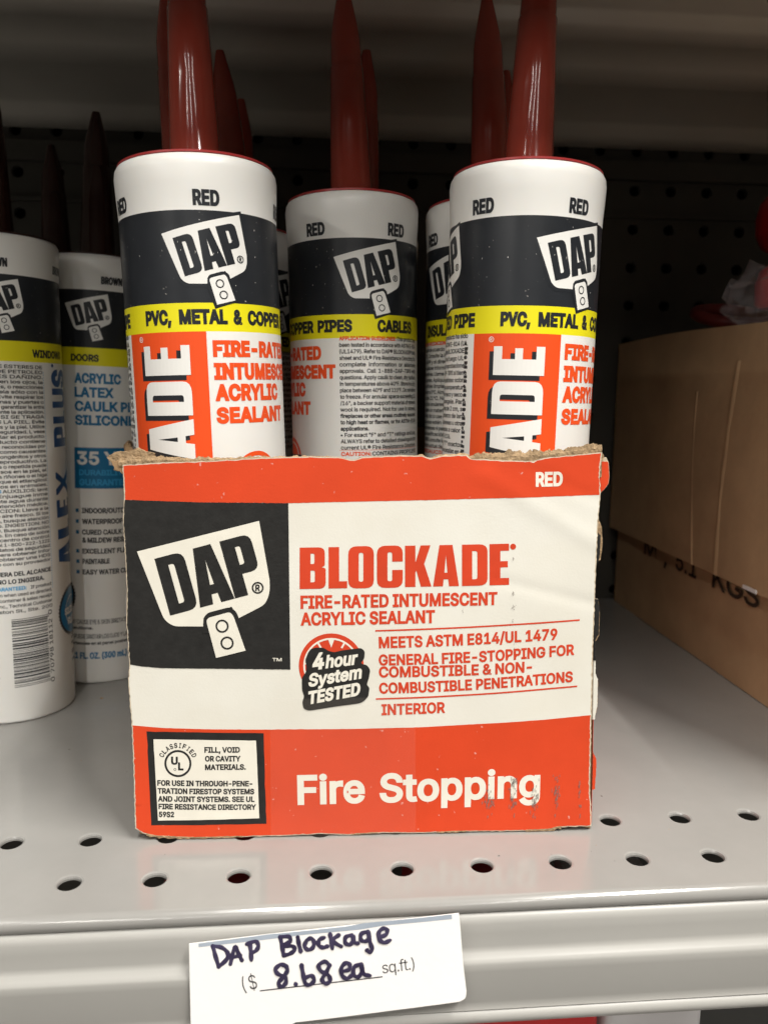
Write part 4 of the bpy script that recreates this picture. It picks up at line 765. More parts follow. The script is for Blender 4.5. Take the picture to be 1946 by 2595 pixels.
# paper-faced front panel: liner (slightly larger, torn edge), then the inks
P = Print(); P.poly(band(lambda x: yt(x, 1.8), lambda x: yb(x, 1.8), 2.0), M_torn, 0); P.poly(band(lambda x: yt(x, -.2), lambda x: yb(x, -.2), -.3), M_cream, 4e-5)
P.build('front_panel', face_fn, carton, .0024, True, True)
P = Print()
P.poly(band(lambda x: yt(x, -.8), y_oran, -.8), M_orange, 9e-5)
P.poly(band(y_whi, lambda x: yb(x, -.8), -.8), M_orange, 9e-5)
v0, v1 = z1(1140, 421), z1(1162, 1416)
sq = band(y_oran, y_blk, -.4, x1=v0[0])
sq = [(p if p[0] < st(v0[0]-6, v0[1])[0] or p[1] > (st(*v0)[1]+st(*v1)[1])/2 else p) for p in sq]
# right side of the square leans: shift with height
ts, tb_ = st(*v0), st(*v1); lim = st(v0[0]-300, 1500)[0]
sq = [(s+(tb_[0]-ts[0])*max(0, min(1, (ts[1]-t)/(ts[1]-tb_[1])))*max(0, (s-lim)/(ts[0]-lim)), t) for s, t in sq]
P.poly(sq, M_black, 1.3e-4)
P.build('printed_stripes', face_fn, carton, .0024, True, True)
P = Print(); logo(P, lambda p: st(*z1(*p)), 1.6e-4, M_inkwhite, M_black, outline=False)
P.text('TM', st(*z1(1045, 1366)), st(*z1(1101, 1366)), .0011*1.0, M_inkwhite, 1.8e-4, off=0.04)
P.build('logo_print', face_fn, carton, .0024, True, True)
P = Print()
def cap_of(px): return px*.267/F
# big title, each glyph on a slightly rising line
tx = [('B', 118, 248), ('L', 262, 355), ('O', 360, 488), ('C', 503, 632), ('K', 643, 772), ('A', 783, 912), ('D', 927, 1055), ('E', 1065, 1163)]
for ch, a, b in tx:
    w = G[ch][0]
    def T(p, a=a, b=b, w=w):
        x = a+(b-a)*p[0]/w; return st(*z2(x, 482-(x-118)*.0182-p[1]*206))
    glyph(P, ch, T, M_inkred, 1.0e-4)
P.disc((0, 0), 15, M_inkred, 1.0e-4, 18, lambda p: st(*z2(1183+p[0], 272+p[1])))
def ln(P, s, a, b, cap, m, z=z2, sc=1.975, lift=1.0e-4, **k): P.text(s, st(*z(*a)), st(*z(*b)), cap_of(cap/sc), m, lift, **k)
ln(P, 'FIRE-RATED INTUMESCENT', (123, 581), (1103, 563), 65, M_inkred, off=.06, sp=1.15)
ln(P, 'ACRYLIC SEALANT', (123, 665), (792, 652), 65, M_inkred, off=.06, sp=1.15)
P.build('title_print', face_fn, carton, .0024, True)
P = Print()
ln(P, 'MEETS ASTM E814/UL 1479', (513, 778), (1405, 738), 58, M_inkred, off=.056, sp=1.2, sag=.0003)
ln(P, 'GENERAL FIRE-STOPPING FOR', (513, 864), (1490, 815), 56, M_inkred, off=.056, sp=1.2, sag=.0006)
ln(P, 'COMBUSTIBLE & NON-', (513, 924), (1278, 900), 56, M_inkred, off=.056, sp=1.2, sag=.0003)
ln(P, 'COMBUSTIBLE PENETRATIONS', (515, 1005), (1483, 950), 56, M_inkred, off=.056, sp=1.2, sag=.0006)
ln(P, 'INTERIOR', (526, 1113), (843, 1101), 57, M_inkred, off=.056, sp=1.2)
for a, b, m_ in (((495, 690), (1517, 640), 6), ((498, 1031), (1505, 972), 8)):
    n = 30; up = [(a[0]+(b[0]-a[0])*i/n, a[1]+(b[1]-a[1])*i/n+m_*4*(i/n)*(1-i/n)) for i in range(n+1)]
    P.poly([st(*z2(x, y-4)) for x, y in up]+[st(*z2(x, y+4)) for x, y in up[::-1]], M_inkred, 1.0e-4)
P.build('specification_print', face_fn, carton, .0024, True)
# round gauge badge
P = Print()
TB = lambda p: st(839.5+p[0], 1687.8-p[1])
P.disc((0, 0), 82, M_inkred, 1.0e-4, 44, TB); P.ring((0, 0), 66, 70.5, M_inkwhite, 1.3e-4, 44, TB)
for a in (30, 60, 120, 150, 5, 175):
    c, s_ = math.cos(math.radians(a)), math.sin(math.radians(a)); n_ = 2.4
    P.poly([TB((c*r_-s_*k, s_*r_+c*k)) for r_, k in ((52, -n_), (67, -n_), (67, n_), (52, n_))], M_inkwhite, 1.4e-4)
P.poly([TB(p) for p in ((-9, 70), (9, 70), (0, 46))], M_inkwhite, 1.4e-4)
blob = [(160,800),(172,782,8),(200,773,10),(238,775,8),(262,790,8),(290,797,8),(330,787),(425,775,10),(443,792,10),(440,828,10),(422,852,10),(455,862,10),(470,885,10),(462,930,10),(452,958,8),(466,975,8),(460,1018,10),(440,1040,10),(418,1052,10),(300,1068),(165,1090,12),(137,1080,12),(131,1046,10),(141,1018,8),(130,985,8),(129,925,10),(150,895,10),(152,870,8),(146,835,8)]
P.poly([st(*z2(*p)) for p in rounded(blob)], M_black, 1.7e-4)
ln(P, '4', (180, 888), (238, 880), 84, M_inkwhite, lift=2.1e-4, off=0.078, shear=.22)
ln(P, 'hour', (246, 878), (402, 858), 66, M_inkwhite, lift=2.1e-4, off=0.066, shear=.25)
ln(P, 'System', (160, 972), (425, 928), 66, M_inkwhite, lift=2.1e-4, off=0.066, shear=.25)
ln(P, 'TESTED', (158, 1060), (418, 1012), 66, M_inkwhite, lift=2.1e-4, off=0.078, shear=.25)
P.build('badge_print', face_fn, carton, .0024, True)
# certification box
P = Print(); Z = lambda *p: st(*z3(*p))
def wob(pts, seed, a=2.2, k=14):
    out = []
    for i in range(len(pts)):
        A, B = pts[i-1], pts[i]
        for j in range(k): t = j/k; x, y = A[0]+(B[0]-A[0])*t, A[1]+(B[1]-A[1])*t; q = jag((x+y), seed, a); out.append((x+q, y+q))
    return out
P.poly([Z(*p) for p in wob([(97, 142), (493, 147), (502, 456), (112, 461)], 21)], M_black, 1.3e-4)
P.poly([Z(*p) for p in wob([(120, 168), (468, 172), (478, 437), (135, 445)], 22, 1)], M_inkwhite, 1.7e-4)
for s, a, b in (('FILL, VOID', (293, 213), (413, 213)), ('OR CAVITY', (295, 243), (415, 243)), ('MATERIALS.', (295, 272), (433, 271)), ('FOR USE IN THROUGH-PENE-', (133, 326), (455, 328)), ('TRATION FIRESTOP SYSTEMS', (134, 353), (461, 355)), ('AND JOINT SYSTEMS. SEE UL', (135, 380), (462, 381)), ('FIRE RESISTANCE DIRECTORY', (137, 406), (467, 408)), ('59S2', (138, 433), (190, 433))):
    ln(P, s, a, b, 20, M_black, z3, 1.338, 2.1e-4, off=0.066)
P.ring((203, 250), 39, 46, M_black, 2.1e-4, 32, lambda p: Z(*p))
ln(P, 'U', (180, 254), (203, 254), 28, M_black, z3, 1.338, 2.1e-4, off=0.078); ln(P, 'L', (204, 273), (222, 273), 28, M_black, z3, 1.338, 2.1e-4, off=0.078)
P.ring((193, 270), 3, 4.5, M_black, 2.1e-4, 12, lambda p: Z(*p))
for i, ch in enumerate('CLASSIFIED'):
    a = math.radians(153-126*i/9); R0 = 53; c = (203+R0*math.cos(a), 250-R0*math.sin(a)); d = (math.sin(a), math.cos(a)); w = 3 if ch == 'I' else 5.5
    v, f, j, _ = text2d(ch, .05); P.tris([Z(c[0]+d[0]*(x-.5)*2*w+math.cos(a)*y*17, c[1]+d[1]*(x-.5)*2*w-math.sin(a)*y*17) for x, y in v], f, M_black, 2.1e-4)
P.build('certification_print', face_fn, carton, .0024, True)
P = Print()
ln(P, 'Fire', (608, 392), (836, 385), 108, M_inkwhite, z3, 1.338, 1.3e-4, off=.052, sp=1.3)
ln(P, 'Stopping', (885, 384), (1428, 366), 106, M_inkwhite, z3, 1.338, 1.3e-4, off=.052, sp=1.3)
P.build('heading_print', face_fn, carton, .0024, True); P = Print()
P.text('RED', st(1060+690/2.328, 350+2064/2.328), st(1060+850/2.328, 350+2060/2.328), cap_of(82/2.328), M_inkwhite, 1.3e-4, off=0.065)
P.build('colour_name_print', face_fn, carton, .0024, True)
# grey transfer smudges
P = Print(); r = random.Random(12)
for cx, cy, w, h, n in ((1255, 375, 22, 60, 34), (1337, 350, 22, 90, 44), (1410, 370, 18, 70, 34), (1485, 360, 14, 80, 30), (1562, 360, 6, 70, 12)):
    for _ in range(n):
        x, y = cx+r.gauss(0, w*.4), cy+r.gauss(0, h*.4); a = r.uniform(3, 9); b = r.uniform(1.2, 3)
        P.poly([Z(x-b, y-a*.6), Z(x+b, y-a), Z(x+b*.8, y+a*.7), Z(x-b*.6, y+a)], M_smudge, 2.6e-4+_*2e-6)
for cx, cy, w, h, n in ((1183, 330, 3, 8, 5), (1183, 500, 4, 14, 8), (1185, 573, 6, 8, 8), (1180, 640, 3, 14, 6), (1184, 760, 3, 20, 5), (930, 590, 6, 14, 4)):
    for _ in range(n):
        x, y = cx+r.gauss(0, w*.6), cy+r.gauss(0, h*.6); a = r.uniform(2, 5); b = r.uniform(1, 3)
        P.poly([st(*z2(x-b, y-a)), st(*z2(x+b, y-a*.8)), st(*z2(x+b, y+a)), st(*z2(x-b*.5, y+a))], M_smudge, 2.4e-4+_*2e-6)
tag(P.build('ink_smudges', face_fn, carton), kind='stuff')
# clear tape over the lower middle
P = Print(); P.poly([Z(*p) for p in ((515, 30), (1005, 20), (1008, 497), (985, 503), (880, 508), (700, 512), (530, 520), (517, 512))], M_clear, 3.4e-4); P.build('clear_tape', face_fn, carton, .003, True)

# board thickness, torn corrugated top edge, the other walls
def wallslab(name, pts_in, pts_out, zf, mats, steps=90, flutter=.0022, seed=0, foot_in=0, top_in=0):
    """a wall following a plan line, its torn top edge rough; pts as functions of u in 0..1"""
    v = []; f = []
    for i in range(steps+1):
        u = i/steps; a, b = pts_out(u), pts_in(u); zt = zf(u)
        r1_, r2_, r3_ = (mnoise.noise((u*60, seed+k*3.3, .5)) for k in range(3)); q = mnoise.noise((u*170, seed, 7.7))
        za = zt+flutter*(.2*r1_+.1*q); zm = zt+flutter*(.9*r2_+.5*q+.4); zc = zt+flutter*(.7*r3_-.4*q)
        m = ((a[0]+b[0])/2+.0006*q, (a[1]+b[1])/2+.0006*r1_)
        v += [(a[0]+foot_in, a[1], .0004), (a[0], a[1], za), (m[0]*.6+a[0]*.4, m[1]*.6+a[1]*.4, max(za, zm)-.0004), (m[0], m[1], zm), (b[0], b[1], zc), (b[0]+foot_in, b[1], .0004)]
    for i in range(steps):
        for j in range(5): f.append((6*i+j, 6*(i+1)+j, 6*(i+1)+j+1, 6*i+j+1))
        f.append((6*i+5, 6*(i+1)+5, 6*(i+1), 6*i))
    e = 6*steps; f += [(0, 1, 2, 3, 4, 5), (e+5, e+4, e+3, e+2, e+1, e)]
    v = [(p[0]-CB[0]+top_in*p[2]/.126, p[1]-CB[1], p[2]) for p in v]
    return mesh_obj(name, v, f, mats, carton, smooth=True, auto=60)
s_tl = st(*Tedge[0])[0]; s_tr = st(*Tedge[-1])[0]
def ftop(s):
    lo, hi = 300., 1540.                    # find the photograph column above this s, then its torn height
    px = 313+(s-s_tl)/(s_tr-s_tl)*(1522-313); return st(px, yt(px))[1]
def fr_pt(u, off):
    s = .0008+(WB-.0016)*u; t = .06
    p = BL+ex*s-nrm*off; return (p[0], p[1])
# the board behind the paper follows the paper's own outline so no straight slab shows past the torn edge
P = Print()
brd = band(lambda x: yt(x, .6), lambda x: yb(x, 2.5), 1.2)
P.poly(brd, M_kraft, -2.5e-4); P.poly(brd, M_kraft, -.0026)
n0 = len(P.v)
for i in range(len(brd)):
    a, b = brd[i-1], brd[i]; n = len(P.v); P.v += [(a[0], a[1], -2.5e-4), (b[0], b[1], -2.5e-4), (b[0], b[1], -.0026), (a[0], a[1], -.0026)]
def fl_fn(s, t, l): return face_fn(s, max(t, .0001), l)
ob = P.build('board', fl_fn, carton, .004, True)
mb = MB(); nb = len(brd)
vv = [fl_fn(s, t, -2.4e-4) for s, t in brd]+[fl_fn(s, t, -.0026) for s, t in brd]
mb.add(vv, [(i, (i+1) % nb, nb+(i+1) % nb, nb+i) for i in range(nb)]); mb.build('board_edge', M_fluff, carton)
# fibrous torn ridge along the top of the front board
Hts = [(250,4),(272,8),(290,16),(318,17),(345,20),(400,15),(440,12),(480,8),(500,11),(560,6),(640,4),(720,2),(840,1),(900,-2),(1000,-1),(1070,2),(1120,3),(1180,4),(1210,14),(1255,18),(1300,23),(1350,27),(1380,16),(1420,18),(1470,21),(1500,24),(1530,18)]
def ridge(name, layer, seed, k):
    v = []; f = []; N = 420
    for i in range(N+1):
        px = 300+(1524-300)*i/N; h = interp([(a, b) for a, b in Hts], px)*k
        base = st(px, interp(Tedge, px)+3); q = mnoise.noise((px*.05, seed, 0)); q2 = mnoise.noise((px*.2, seed, 3)); q3 = mnoise.noise((px*.6, seed, 5))
        hh = cap_of(max(.5, h+ (3.5+.25*h)*q+(2.2+.12*h)*q2+2.0*q3+3))
        s, t = base
        w = .0016+.0008*q2
        for (dl, dt) in ((0, 0), (.0002*q3, hh*.55), (-w*.3+.0004*q2, hh), (-w, hh*(.8+.3*q)), (-w*1.3, 0)):
            v.append(face_fn(s+.0004*q3, t+dt, layer+dl))
    for i in range(N):
        for j in range(4): f.append((5*i+j, 5*(i+1)+j, 5*(i+1)+j+1, 5*i+j+1))
    return mesh_obj(name, v, f, M_fluff, carton, smooth=False)
ridge('torn_edge', -.0003, 11, 1.0); ridge('torn_edge', -.0016, 31, .85)
def side_pt(pl, off):
    def fn(u):
        L = [0]
        for a, b in zip(pl, pl[1:]): L.append(L[-1]+math.dist(a, b))
        q = u*L[-1]
        for i in range(len(pl)-1):
            if q <= L[i+1]+1e-9:
                t = (q-L[i])/(L[i+1]-L[i]); a, b = pl[i], pl[i+1]; d = ((b[0]-a[0]), (b[1]-a[1])); l = math.hypot(*d)
                return (a[0]+d[0]*t-d[1]/l*off, a[1]+d[1]*t+d[0]/l*off)
    return fn
def smooth_pl(pts, n=24):
    out = []
    for i in range(n+1):
        t = i/n*(len(pts)-1); k = min(int(t), len(pts)-2); fr = t-k
        p0, p1, p2, p3 = pts[max(k-1, 0)], pts[k], pts[k+1], pts[min(k+2, len(pts)-1)]
        out.append(tuple(.5*((2*p1[c])+(-p0[c]+p2[c])*fr+(2*p0[c]-5*p1[c]+4*p2[c]-p3[c])*fr*fr+(-p0[c]+3*p1[c]-3*p2[c]+p3[c])*fr**3) for c in (0, 1)))
    return out
fl0 = BL-nrm*.0028; fr0 = BR-nrm*.0003
left = smooth_pl([(fl0[0]+.0010, fl0[1]), (-.0662, .281), (-.0782, .3335), (-.0790, .39), (-.0780, .480)])
right = smooth_pl([(fr0[0]-.0002, fr0[1]+.0004), (fr0[0]+.0022, fr0[1]+.0070), (.1040, .285), (.1130, .34), (.1210, .40), (.1130, .480)])
zl_ = lambda u: .1265+.0012*math.sin(u*9); zr_ = lambda u: .1285+.0010*math.sin(u*11)
TIN = st(1513, 1190)[0]-WB
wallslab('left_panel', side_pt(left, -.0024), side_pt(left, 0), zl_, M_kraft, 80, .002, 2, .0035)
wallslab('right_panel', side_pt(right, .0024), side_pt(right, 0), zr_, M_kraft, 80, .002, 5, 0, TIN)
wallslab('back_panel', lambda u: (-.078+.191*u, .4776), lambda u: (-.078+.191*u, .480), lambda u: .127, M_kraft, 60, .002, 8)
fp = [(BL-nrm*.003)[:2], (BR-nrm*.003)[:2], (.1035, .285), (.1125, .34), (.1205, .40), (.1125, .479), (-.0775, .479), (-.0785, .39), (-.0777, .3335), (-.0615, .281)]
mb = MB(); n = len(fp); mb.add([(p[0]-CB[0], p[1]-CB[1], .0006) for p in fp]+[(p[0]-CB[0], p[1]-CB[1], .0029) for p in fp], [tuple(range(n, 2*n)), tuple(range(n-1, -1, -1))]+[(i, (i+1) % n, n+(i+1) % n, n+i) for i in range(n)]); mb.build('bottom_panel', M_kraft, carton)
# printed paper on the right side panel, following its plan line (it shows as a narrow strip)
P = Print()
def rfn(s, t, l):
    fn = side_pt(right, -(.0003+l)); p = fn(min(.999, max(0, s/.30))); return (p[0]-CB[0]+TIN*t/.126, p[1]-CB[1], t)
zz = [.0012, .040, .0585, .111, .1275]
cols = [M_orange, M_cream, M_black, M_orange]
for (a, b), m_ in zip(zip(zz, zz[1:]), cols):
    k = 14; pts = [(0.0006, a+(b-a)*i/k) for i in range(k+1)]; e = [(.20, b), (.20, a)]
    P.poly(pts+e, m_, 0)
P.build('side_print', rfn, carton, .004)
# curled scraps of liner at the right corner, torn flap at the top right and the crushed left corner
def scrap(name, pts, m, lift, back, thick=.0005, curl=.0):
    q = [st(*p) for p in pts]; f1 = [face_fn(s, t, lift+curl*((s-WB)/.006)) for s, t in q]; f2 = [face_fn(s, t, lift-thick+curl*((s-WB)/.006)) for s, t in q]; n = len(q)
    _, tr = tess(q); fs = []
    def ccw(t): a, b, c = (q[i] for i in t); return (b[0]-a[0])*(c[1]-a[1])-(b[1]-a[1])*(c[0]-a[0]) > 0
    tr = [t if ccw(t) else t[::-1] for t in tr]
    fs += tr; fm = [0]*len(tr); fs += [tuple(n+i for i in t[::-1]) for t in tr]; fm += [1]*len(tr)
    fs += [(i, (i+1) % n, n+(i+1) % n, n+i) for i in range(n)]; fm += [1]*n
    return mesh_obj(name, f1+f2, fs, [m, back], carton, fm)
def rough(pts, seed, a=1.3, step=4):
    out = []
    for i in range(len(pts)):
        A, B = pts[i-1], pts[i]; k = max(1, int(math.dist(A, B)/step))
        for j in range(k): t = j/k; x, y = A[0]+(B[0]-A[0])*t, A[1]+(B[1]-A[1])*t; out.append((x+a*mnoise.noise((x*.3, y*.3, seed)), y+a*mnoise.noise((x*.3, y*.3, seed+9))))
    return out
z9 = lambda x, y: (1420+x/6.914, 1080+y/6.914)
scrap('torn_flap', rough([z9(690,640), z9(712,560), z9(716,500), z9(770,512), z9(792,565), z9(770,600), z9(745,640), z9(742,915), z9(690,935)], 2, .8), M_fluff, -.0012, M_fluff)
scrap('torn_flap', rough([z9(742,645), z9(855,650), z9(870,680), z9(880,900), z9(866,1030), z9(800,1126), z9(700,1228), z9(664,1240), z9(664,1060), z9(690,940), z9(742,915)], 3, .8), M_orange, -.0016, M_torn)
scrap('torn_flap', rough([z9(700,600), z9(770,584), z9(845,580), z9(872,640), z9(884,680), z9(896,900), z9(880,1040), z9(808,1140), z9(704,1246), z9(655,1250), z9(655,900)], 4, 1.0), M_torn, -.0022, M_torn)
scrap('liner_scrap', rough([z9(655,1240), z9(700,1250), z9(700,1330), z9(680,1420), z9(672,1640), z9(645,1640)], 24, .8), M_fluff, -.0012, M_torn)
scrap('liner_scrap', rough([z8(225, 470), z8(237, 440), z8(252, 480), z8(256, 560), z8(246, 650), z8(232, 655), z8(236, 600), z8(224, 540)], 5), M_fluff, -.0006, M_torn)
scrap('liner_scrap', rough([z8(222, 500), z8(243, 520), z8(238, 640), z8(214, 700)], 6), M_black, -.0001, M_torn, .0003)
scrap('liner_scrap', rough([z8(212, 850), z8(236, 852), z8(244, 900), z8(240, 1030), z8(222, 1062), z8(226, 1165), z8(204, 1165)], 7), M_black, -.0010, M_torn)
scrap('liner_scrap', rough([z8(228, 850), z8(241, 866), z8(247, 930), z8(243, 1040), z8(226, 1068), z8(232, 1000)], 8), M_fluff, -.0013, M_torn)
scrap('liner_scrap', rough([z8(200, 1165), z8(226, 1165), z8(224, 1230), z8(236, 1262), z8(234, 1400), z8(222, 1455), z8(222, 1468), z8(192, 1470)], 9), M_cream, -.0012, M_torn)
scrap('liner_scrap', rough([z8(214, 1640), z8(228, 1665), z8(230, 1700), z8(222, 1825), z8(208, 1830)], 10), M_orange, -.0014, M_torn)
scrap('liner_scrap', rough([z8(232, 1260), z8(239, 1275), z8(238, 1390), z8(230, 1440), z8(228, 1300)], 12, 1.8), M_fluff, -.0016, M_torn)
# crushed left corner: brown layers sticking out to the left
scrap('crushed_corner', rough([z7(20, 80), z7(44, 66), z7(60, 60), z7(85, 64), z7(120, 50), z7(150, 62), z7(175, 66), z7(172, 98), z7(100, 104), z7(80, 112), z7(78, 128), z7(42, 122), z7(46, 108), z7(34, 96)], 13, 3), M_fluff, -.0020, M_fluff, .0012)
scrap('crushed_corner', rough([z7(40, 92), z7(90, 84), z7(150, 80), z7(150, 100), z7(84, 112), z7(80, 136), z7(66, 124), z7(50, 118)], 14, 3), M_kraft, -.0006, M_fluff, .0010)
for (a, b, h) in ((95, 240, 6), (240, 420, 4), (790, 880, 3), (1080, 1180, 4), (1380, 1500, 7)):      # frayed board under the lower edge
    pts = [z3(a+(b-a)*i/10, interp([(q[0], q[1]) for q in [((p[0]-300)*1.338, (p[1]-1750)*1.338) for p in Bedge]], a+(b-a)*i/10)-2) for i in range(11)]
    lo = [(x, y+h*(.35+.65*abs(math.sin(i*1.3+a)))/1.338*1.6) for i, (x, y) in enumerate(pts)][::-1]
    sc = scrap('frayed_edge', rough(pts+lo, a, 1.2), M_fluff, .0002, M_fluff, .0008)
    for v in sc.data.vertices: v.co.z = max(v.co.z, .0003)

# ------------------------------------------------------------------ brown boxes on the right
def cardbox(name, x, x2, y, y2, z, zt, label, seams=(), bow=0):
    root = empty(name, ((x+x2)/2, (y+y2)/2, z)); tag(root, label, 'cardboard box', 'plain brown boxes stacked on the right')
    ox, oy = (x+x2)/2, (y+y2)/2
    mb = MB(); n, k = 36, 10
    def X(u, w): return x - bow*math.sin(PI*u)*math.sin(PI*w) + .0006*mnoise.noise((u*6, w*3, z*40))
    v = []; f = []
    for i in range(n+1):
        for j in range(k+1):
            u, w = i/n, j/k; v.append((X(u, w)-ox, y+(y2-y)*u-oy, (zt-z)*w+.0004+.0012*math.sin(u*7+z*50)*(w)))
    for i in range(n):
        for j in range(k): a = i*(k+1)+j; f.append((a, a+1, a+k+2, a+k+1))
    mb.add(v, f)
    top = [v[i*(k+1)+k] for i in range(n+1)]; m = len(top)
    mb.add(top+[(x2-ox, p[1], p[2]) for p in top], [(i, i+1 + 0, m+i+1, m+i)[::-1] if False else (i, m+i, m+i+1, i+1) for i in range(m-1)])
    bot = [v[i*(k+1)] for i in range(n+1)]
    mb.add(bot+[(x2-ox, p[1], p[2]) for p in bot], [(i, i+1, m+i+1, m+i) for i in range(m-1)])
    h = zt-z
    mb.add([(x2-ox, y-oy, .0004), (x2-ox, y2-oy, .0004), (x2-ox, y2-oy, h), (x2-ox, y-oy, h)], [(0, 1, 2, 3)])
    for yy in (y, y2): mb.add([(x-ox, yy-oy, .0004), (x2-ox, yy-oy, .0004), (x2-ox, yy-oy, h), (x-ox, yy-oy, h)], [(0, 1, 2, 3)])
    mb.build('body', M_box, root, True, 40)
    return root
b1 = cardbox('cardboard_box', .2150, .44, .24, .541, 0, .0535, 'lower brown box on the shelf, half covered stencilled lettering along its side')
b2 = cardbox('cardboard_box', .2095, .42, .235, .543, .0540, .1830, 'upper brown box on top of the stencilled one, creased side facing the carton', bow=.002)
# stencil on the lower box: reads from the back of the shelf to the front
P = Print()
for s, y0, y1_ in (('M', .492, .474), (',', .462, .458), ('5.1', .446, .420), ('KGS', .402, .356)):
    P.text(s, (-y0, .0452), (-y1_, .0452 if s != ',' else .0440), .0112, M_boxink, 0, off=.03, up=(0, .0112))
P.build('stencil_lettering', lambda s, t, l: (.2150-.0011-(.2150+.44)/2, -s-.3905, t), b1)
# raised creases and a strip of tape on the upper box
for yc, w, lean_, top in ((.418, .0030, .004, .150), (.392, .0044, -.010, .165)):
    n = 16; v = []; f = []
    for i in range(n+1):
        t = i/n; zc = .0005+(top-.054)*t; u = (yc+lean_*t-.235)/.308; wv = .0004*mnoise.noise((t*8, yc*50, 0)); ww = w*(.7+.4*mnoise.noise((t*5, yc*90, 1)))
        xb = .2095-.002*math.sin(PI*u)*math.sin(PI*min(1, zc/.129))+.0001
        for dy, dx in ((-ww, .0006), (-ww*.4, -.0006), (ww*.4, -.0006), (ww, .0006)): v.append((xb+dx*.9-.31475, yc+lean_*t+wv+dy-.389, zc))
    for i in range(n):
        for j in range(3): f.append((4*i+j, 4*i+j+1, 4*i+j+5, 4*i+j+4))
    mesh_obj('crease', v, f, M_box, b2, smooth=True)
st_ = MB(); st_.box((.2084-.31475, .350-.389, .0006), (.2089-.31475, .362-.389, .0024)); st_.build('paper_scrap', M_card, b2)

# goods on top of the upper box
bag = empty('plastic_bag', (.2400, .4080, .1838)); tag(bag, 'crumpled clear plastic bag with a red item inside, lying on the upper brown box', 'bag')
v = []; f = []; n, k = 26, 16
for j in range(k+1):
    for i in range(n):
        a, b = 2*PI*i/n, PI*j/k-PI/2; d = Vector((math.cos(a)*math.cos(b), math.sin(a)*math.cos(b), math.sin(b)))
        q = 1+.30*mnoise.noise(d*2.6)+.16*mnoise.noise(d*6)+.10*abs(mnoise.noise(d*11))
        v.append((d.x*.023*q, d.y*.024*q, max(0, .0125+d.z*.0150*q)+(.014 if d.z > .3 else 0)*abs(mnoise.noise(d*4))))
for j in range(k):
    for i in range(n): a = j*n+i; b = j*n+(i+1) % n; f.append((a, b, b+n, a+n))
mesh_obj('film', v, f, M_bag, bag)
lathe_obj('red_item', [(.0085, .004), (.0105, .006), (.0110, .016), (.0090, .023), (.0040, .027), (.0005, .0275)], M_redp, bag, n=28, loc=(.000, -.002, .006))
jug = empty('red_capped_bottle', (.2715, .450, .1840)); tag(jug, 'red rounded bottle top at the right picture edge, above the upper brown box', 'bottle')
lathe_obj('body', [(.013, 0), (.015, .002), (.015, .016), (.010, .026), (.0085, .048)], M_dred, jug, n=30, cap=True)
lathe_obj('cap', [(.0090, .045), (.0150, .049), (.0185, .056), (.0190, .065), (.0170, .074), (.0110, .081), (.0030, .084)], M_redp, jug, n=34, cap=True)
hose = empty('rubber_hose', (.243, .455, .1840)); tag(hose, 'loop of dark red hose lying on the upper brown box behind the bag', 'hose')
v = []; f = []; n, k = 48, 10
for i in range(n):
    a = 2*PI*i/n
    for j in range(k):
        b = 2*PI*j/k; r = .020+.0038*math.cos(b); v.append((r*math.cos(a), r*math.sin(a), .0042+.0038*math.sin(b)+.006*(1+math.sin(a))))
for i in range(n):
    for j in range(k): f.append((i*k+j, i*k+(j+1) % k, ((i+1) % n)*k+(j+1) % k, ((i+1) % n)*k+j))
mesh_obj('coil', v, f, M_dred, hose, smooth=True)

# goods under the shelf, glimpsed below the rail and through the holes
def low_box(name, a, b, m, label, cat):
    root = empty(name, ((a[0]+b[0])/2, (a[1]+b[1])/2, a[2])); tag(root, label, cat)
    mb = MB(); r_ = .003; o_ = root.location
    x0, x1, y0, y1 = a[0]-o_.x, b[0]-o_.x, a[1]-o_.y, b[1]-o_.y; h = b[2]-a[2]
    pl = [(p[0], p[1]) for p in rounded([(x0, y0, r_), (x1, y0, r_), (x1, y1, r_), (x0, y1, r_)], 5)]; n = len(pl)
    v = [(p[0], p[1], 0) for p in pl]+[(p[0], p[1], h-.002) for p in pl]+[(p[0]*.97, p[1]*.97, h) for p in pl]
    mb.add(v, [(i, (i+1) % n, n+(i+1) % n, n+i) for i in range(n)]+[(n+i, n+(i+1) % n, 2*n+(i+1) % n, 2*n+i) for i in range(n)]+[tuple(range(2*n, 3*n))]); mb.build('body', m, root, True, 35)
    return root
low_box('red_carton', (.040, .236, -.329), (.0965, .35, -.044), M_redp, 'glossy red package just below the shelf rail, bottom right', 'package')
low_box('red_carton', (-.064, .235, -.329), (-.014, .40, -.052), M_redp, 'red package in the dark under the left part of the shelf', 'package')
lw = low_box('white_tub', (.0985, .2345, -.329), (.1330, .30, -.0425), M_whitep, 'milky white plastic tub beside the red package below the rail', 'tub')

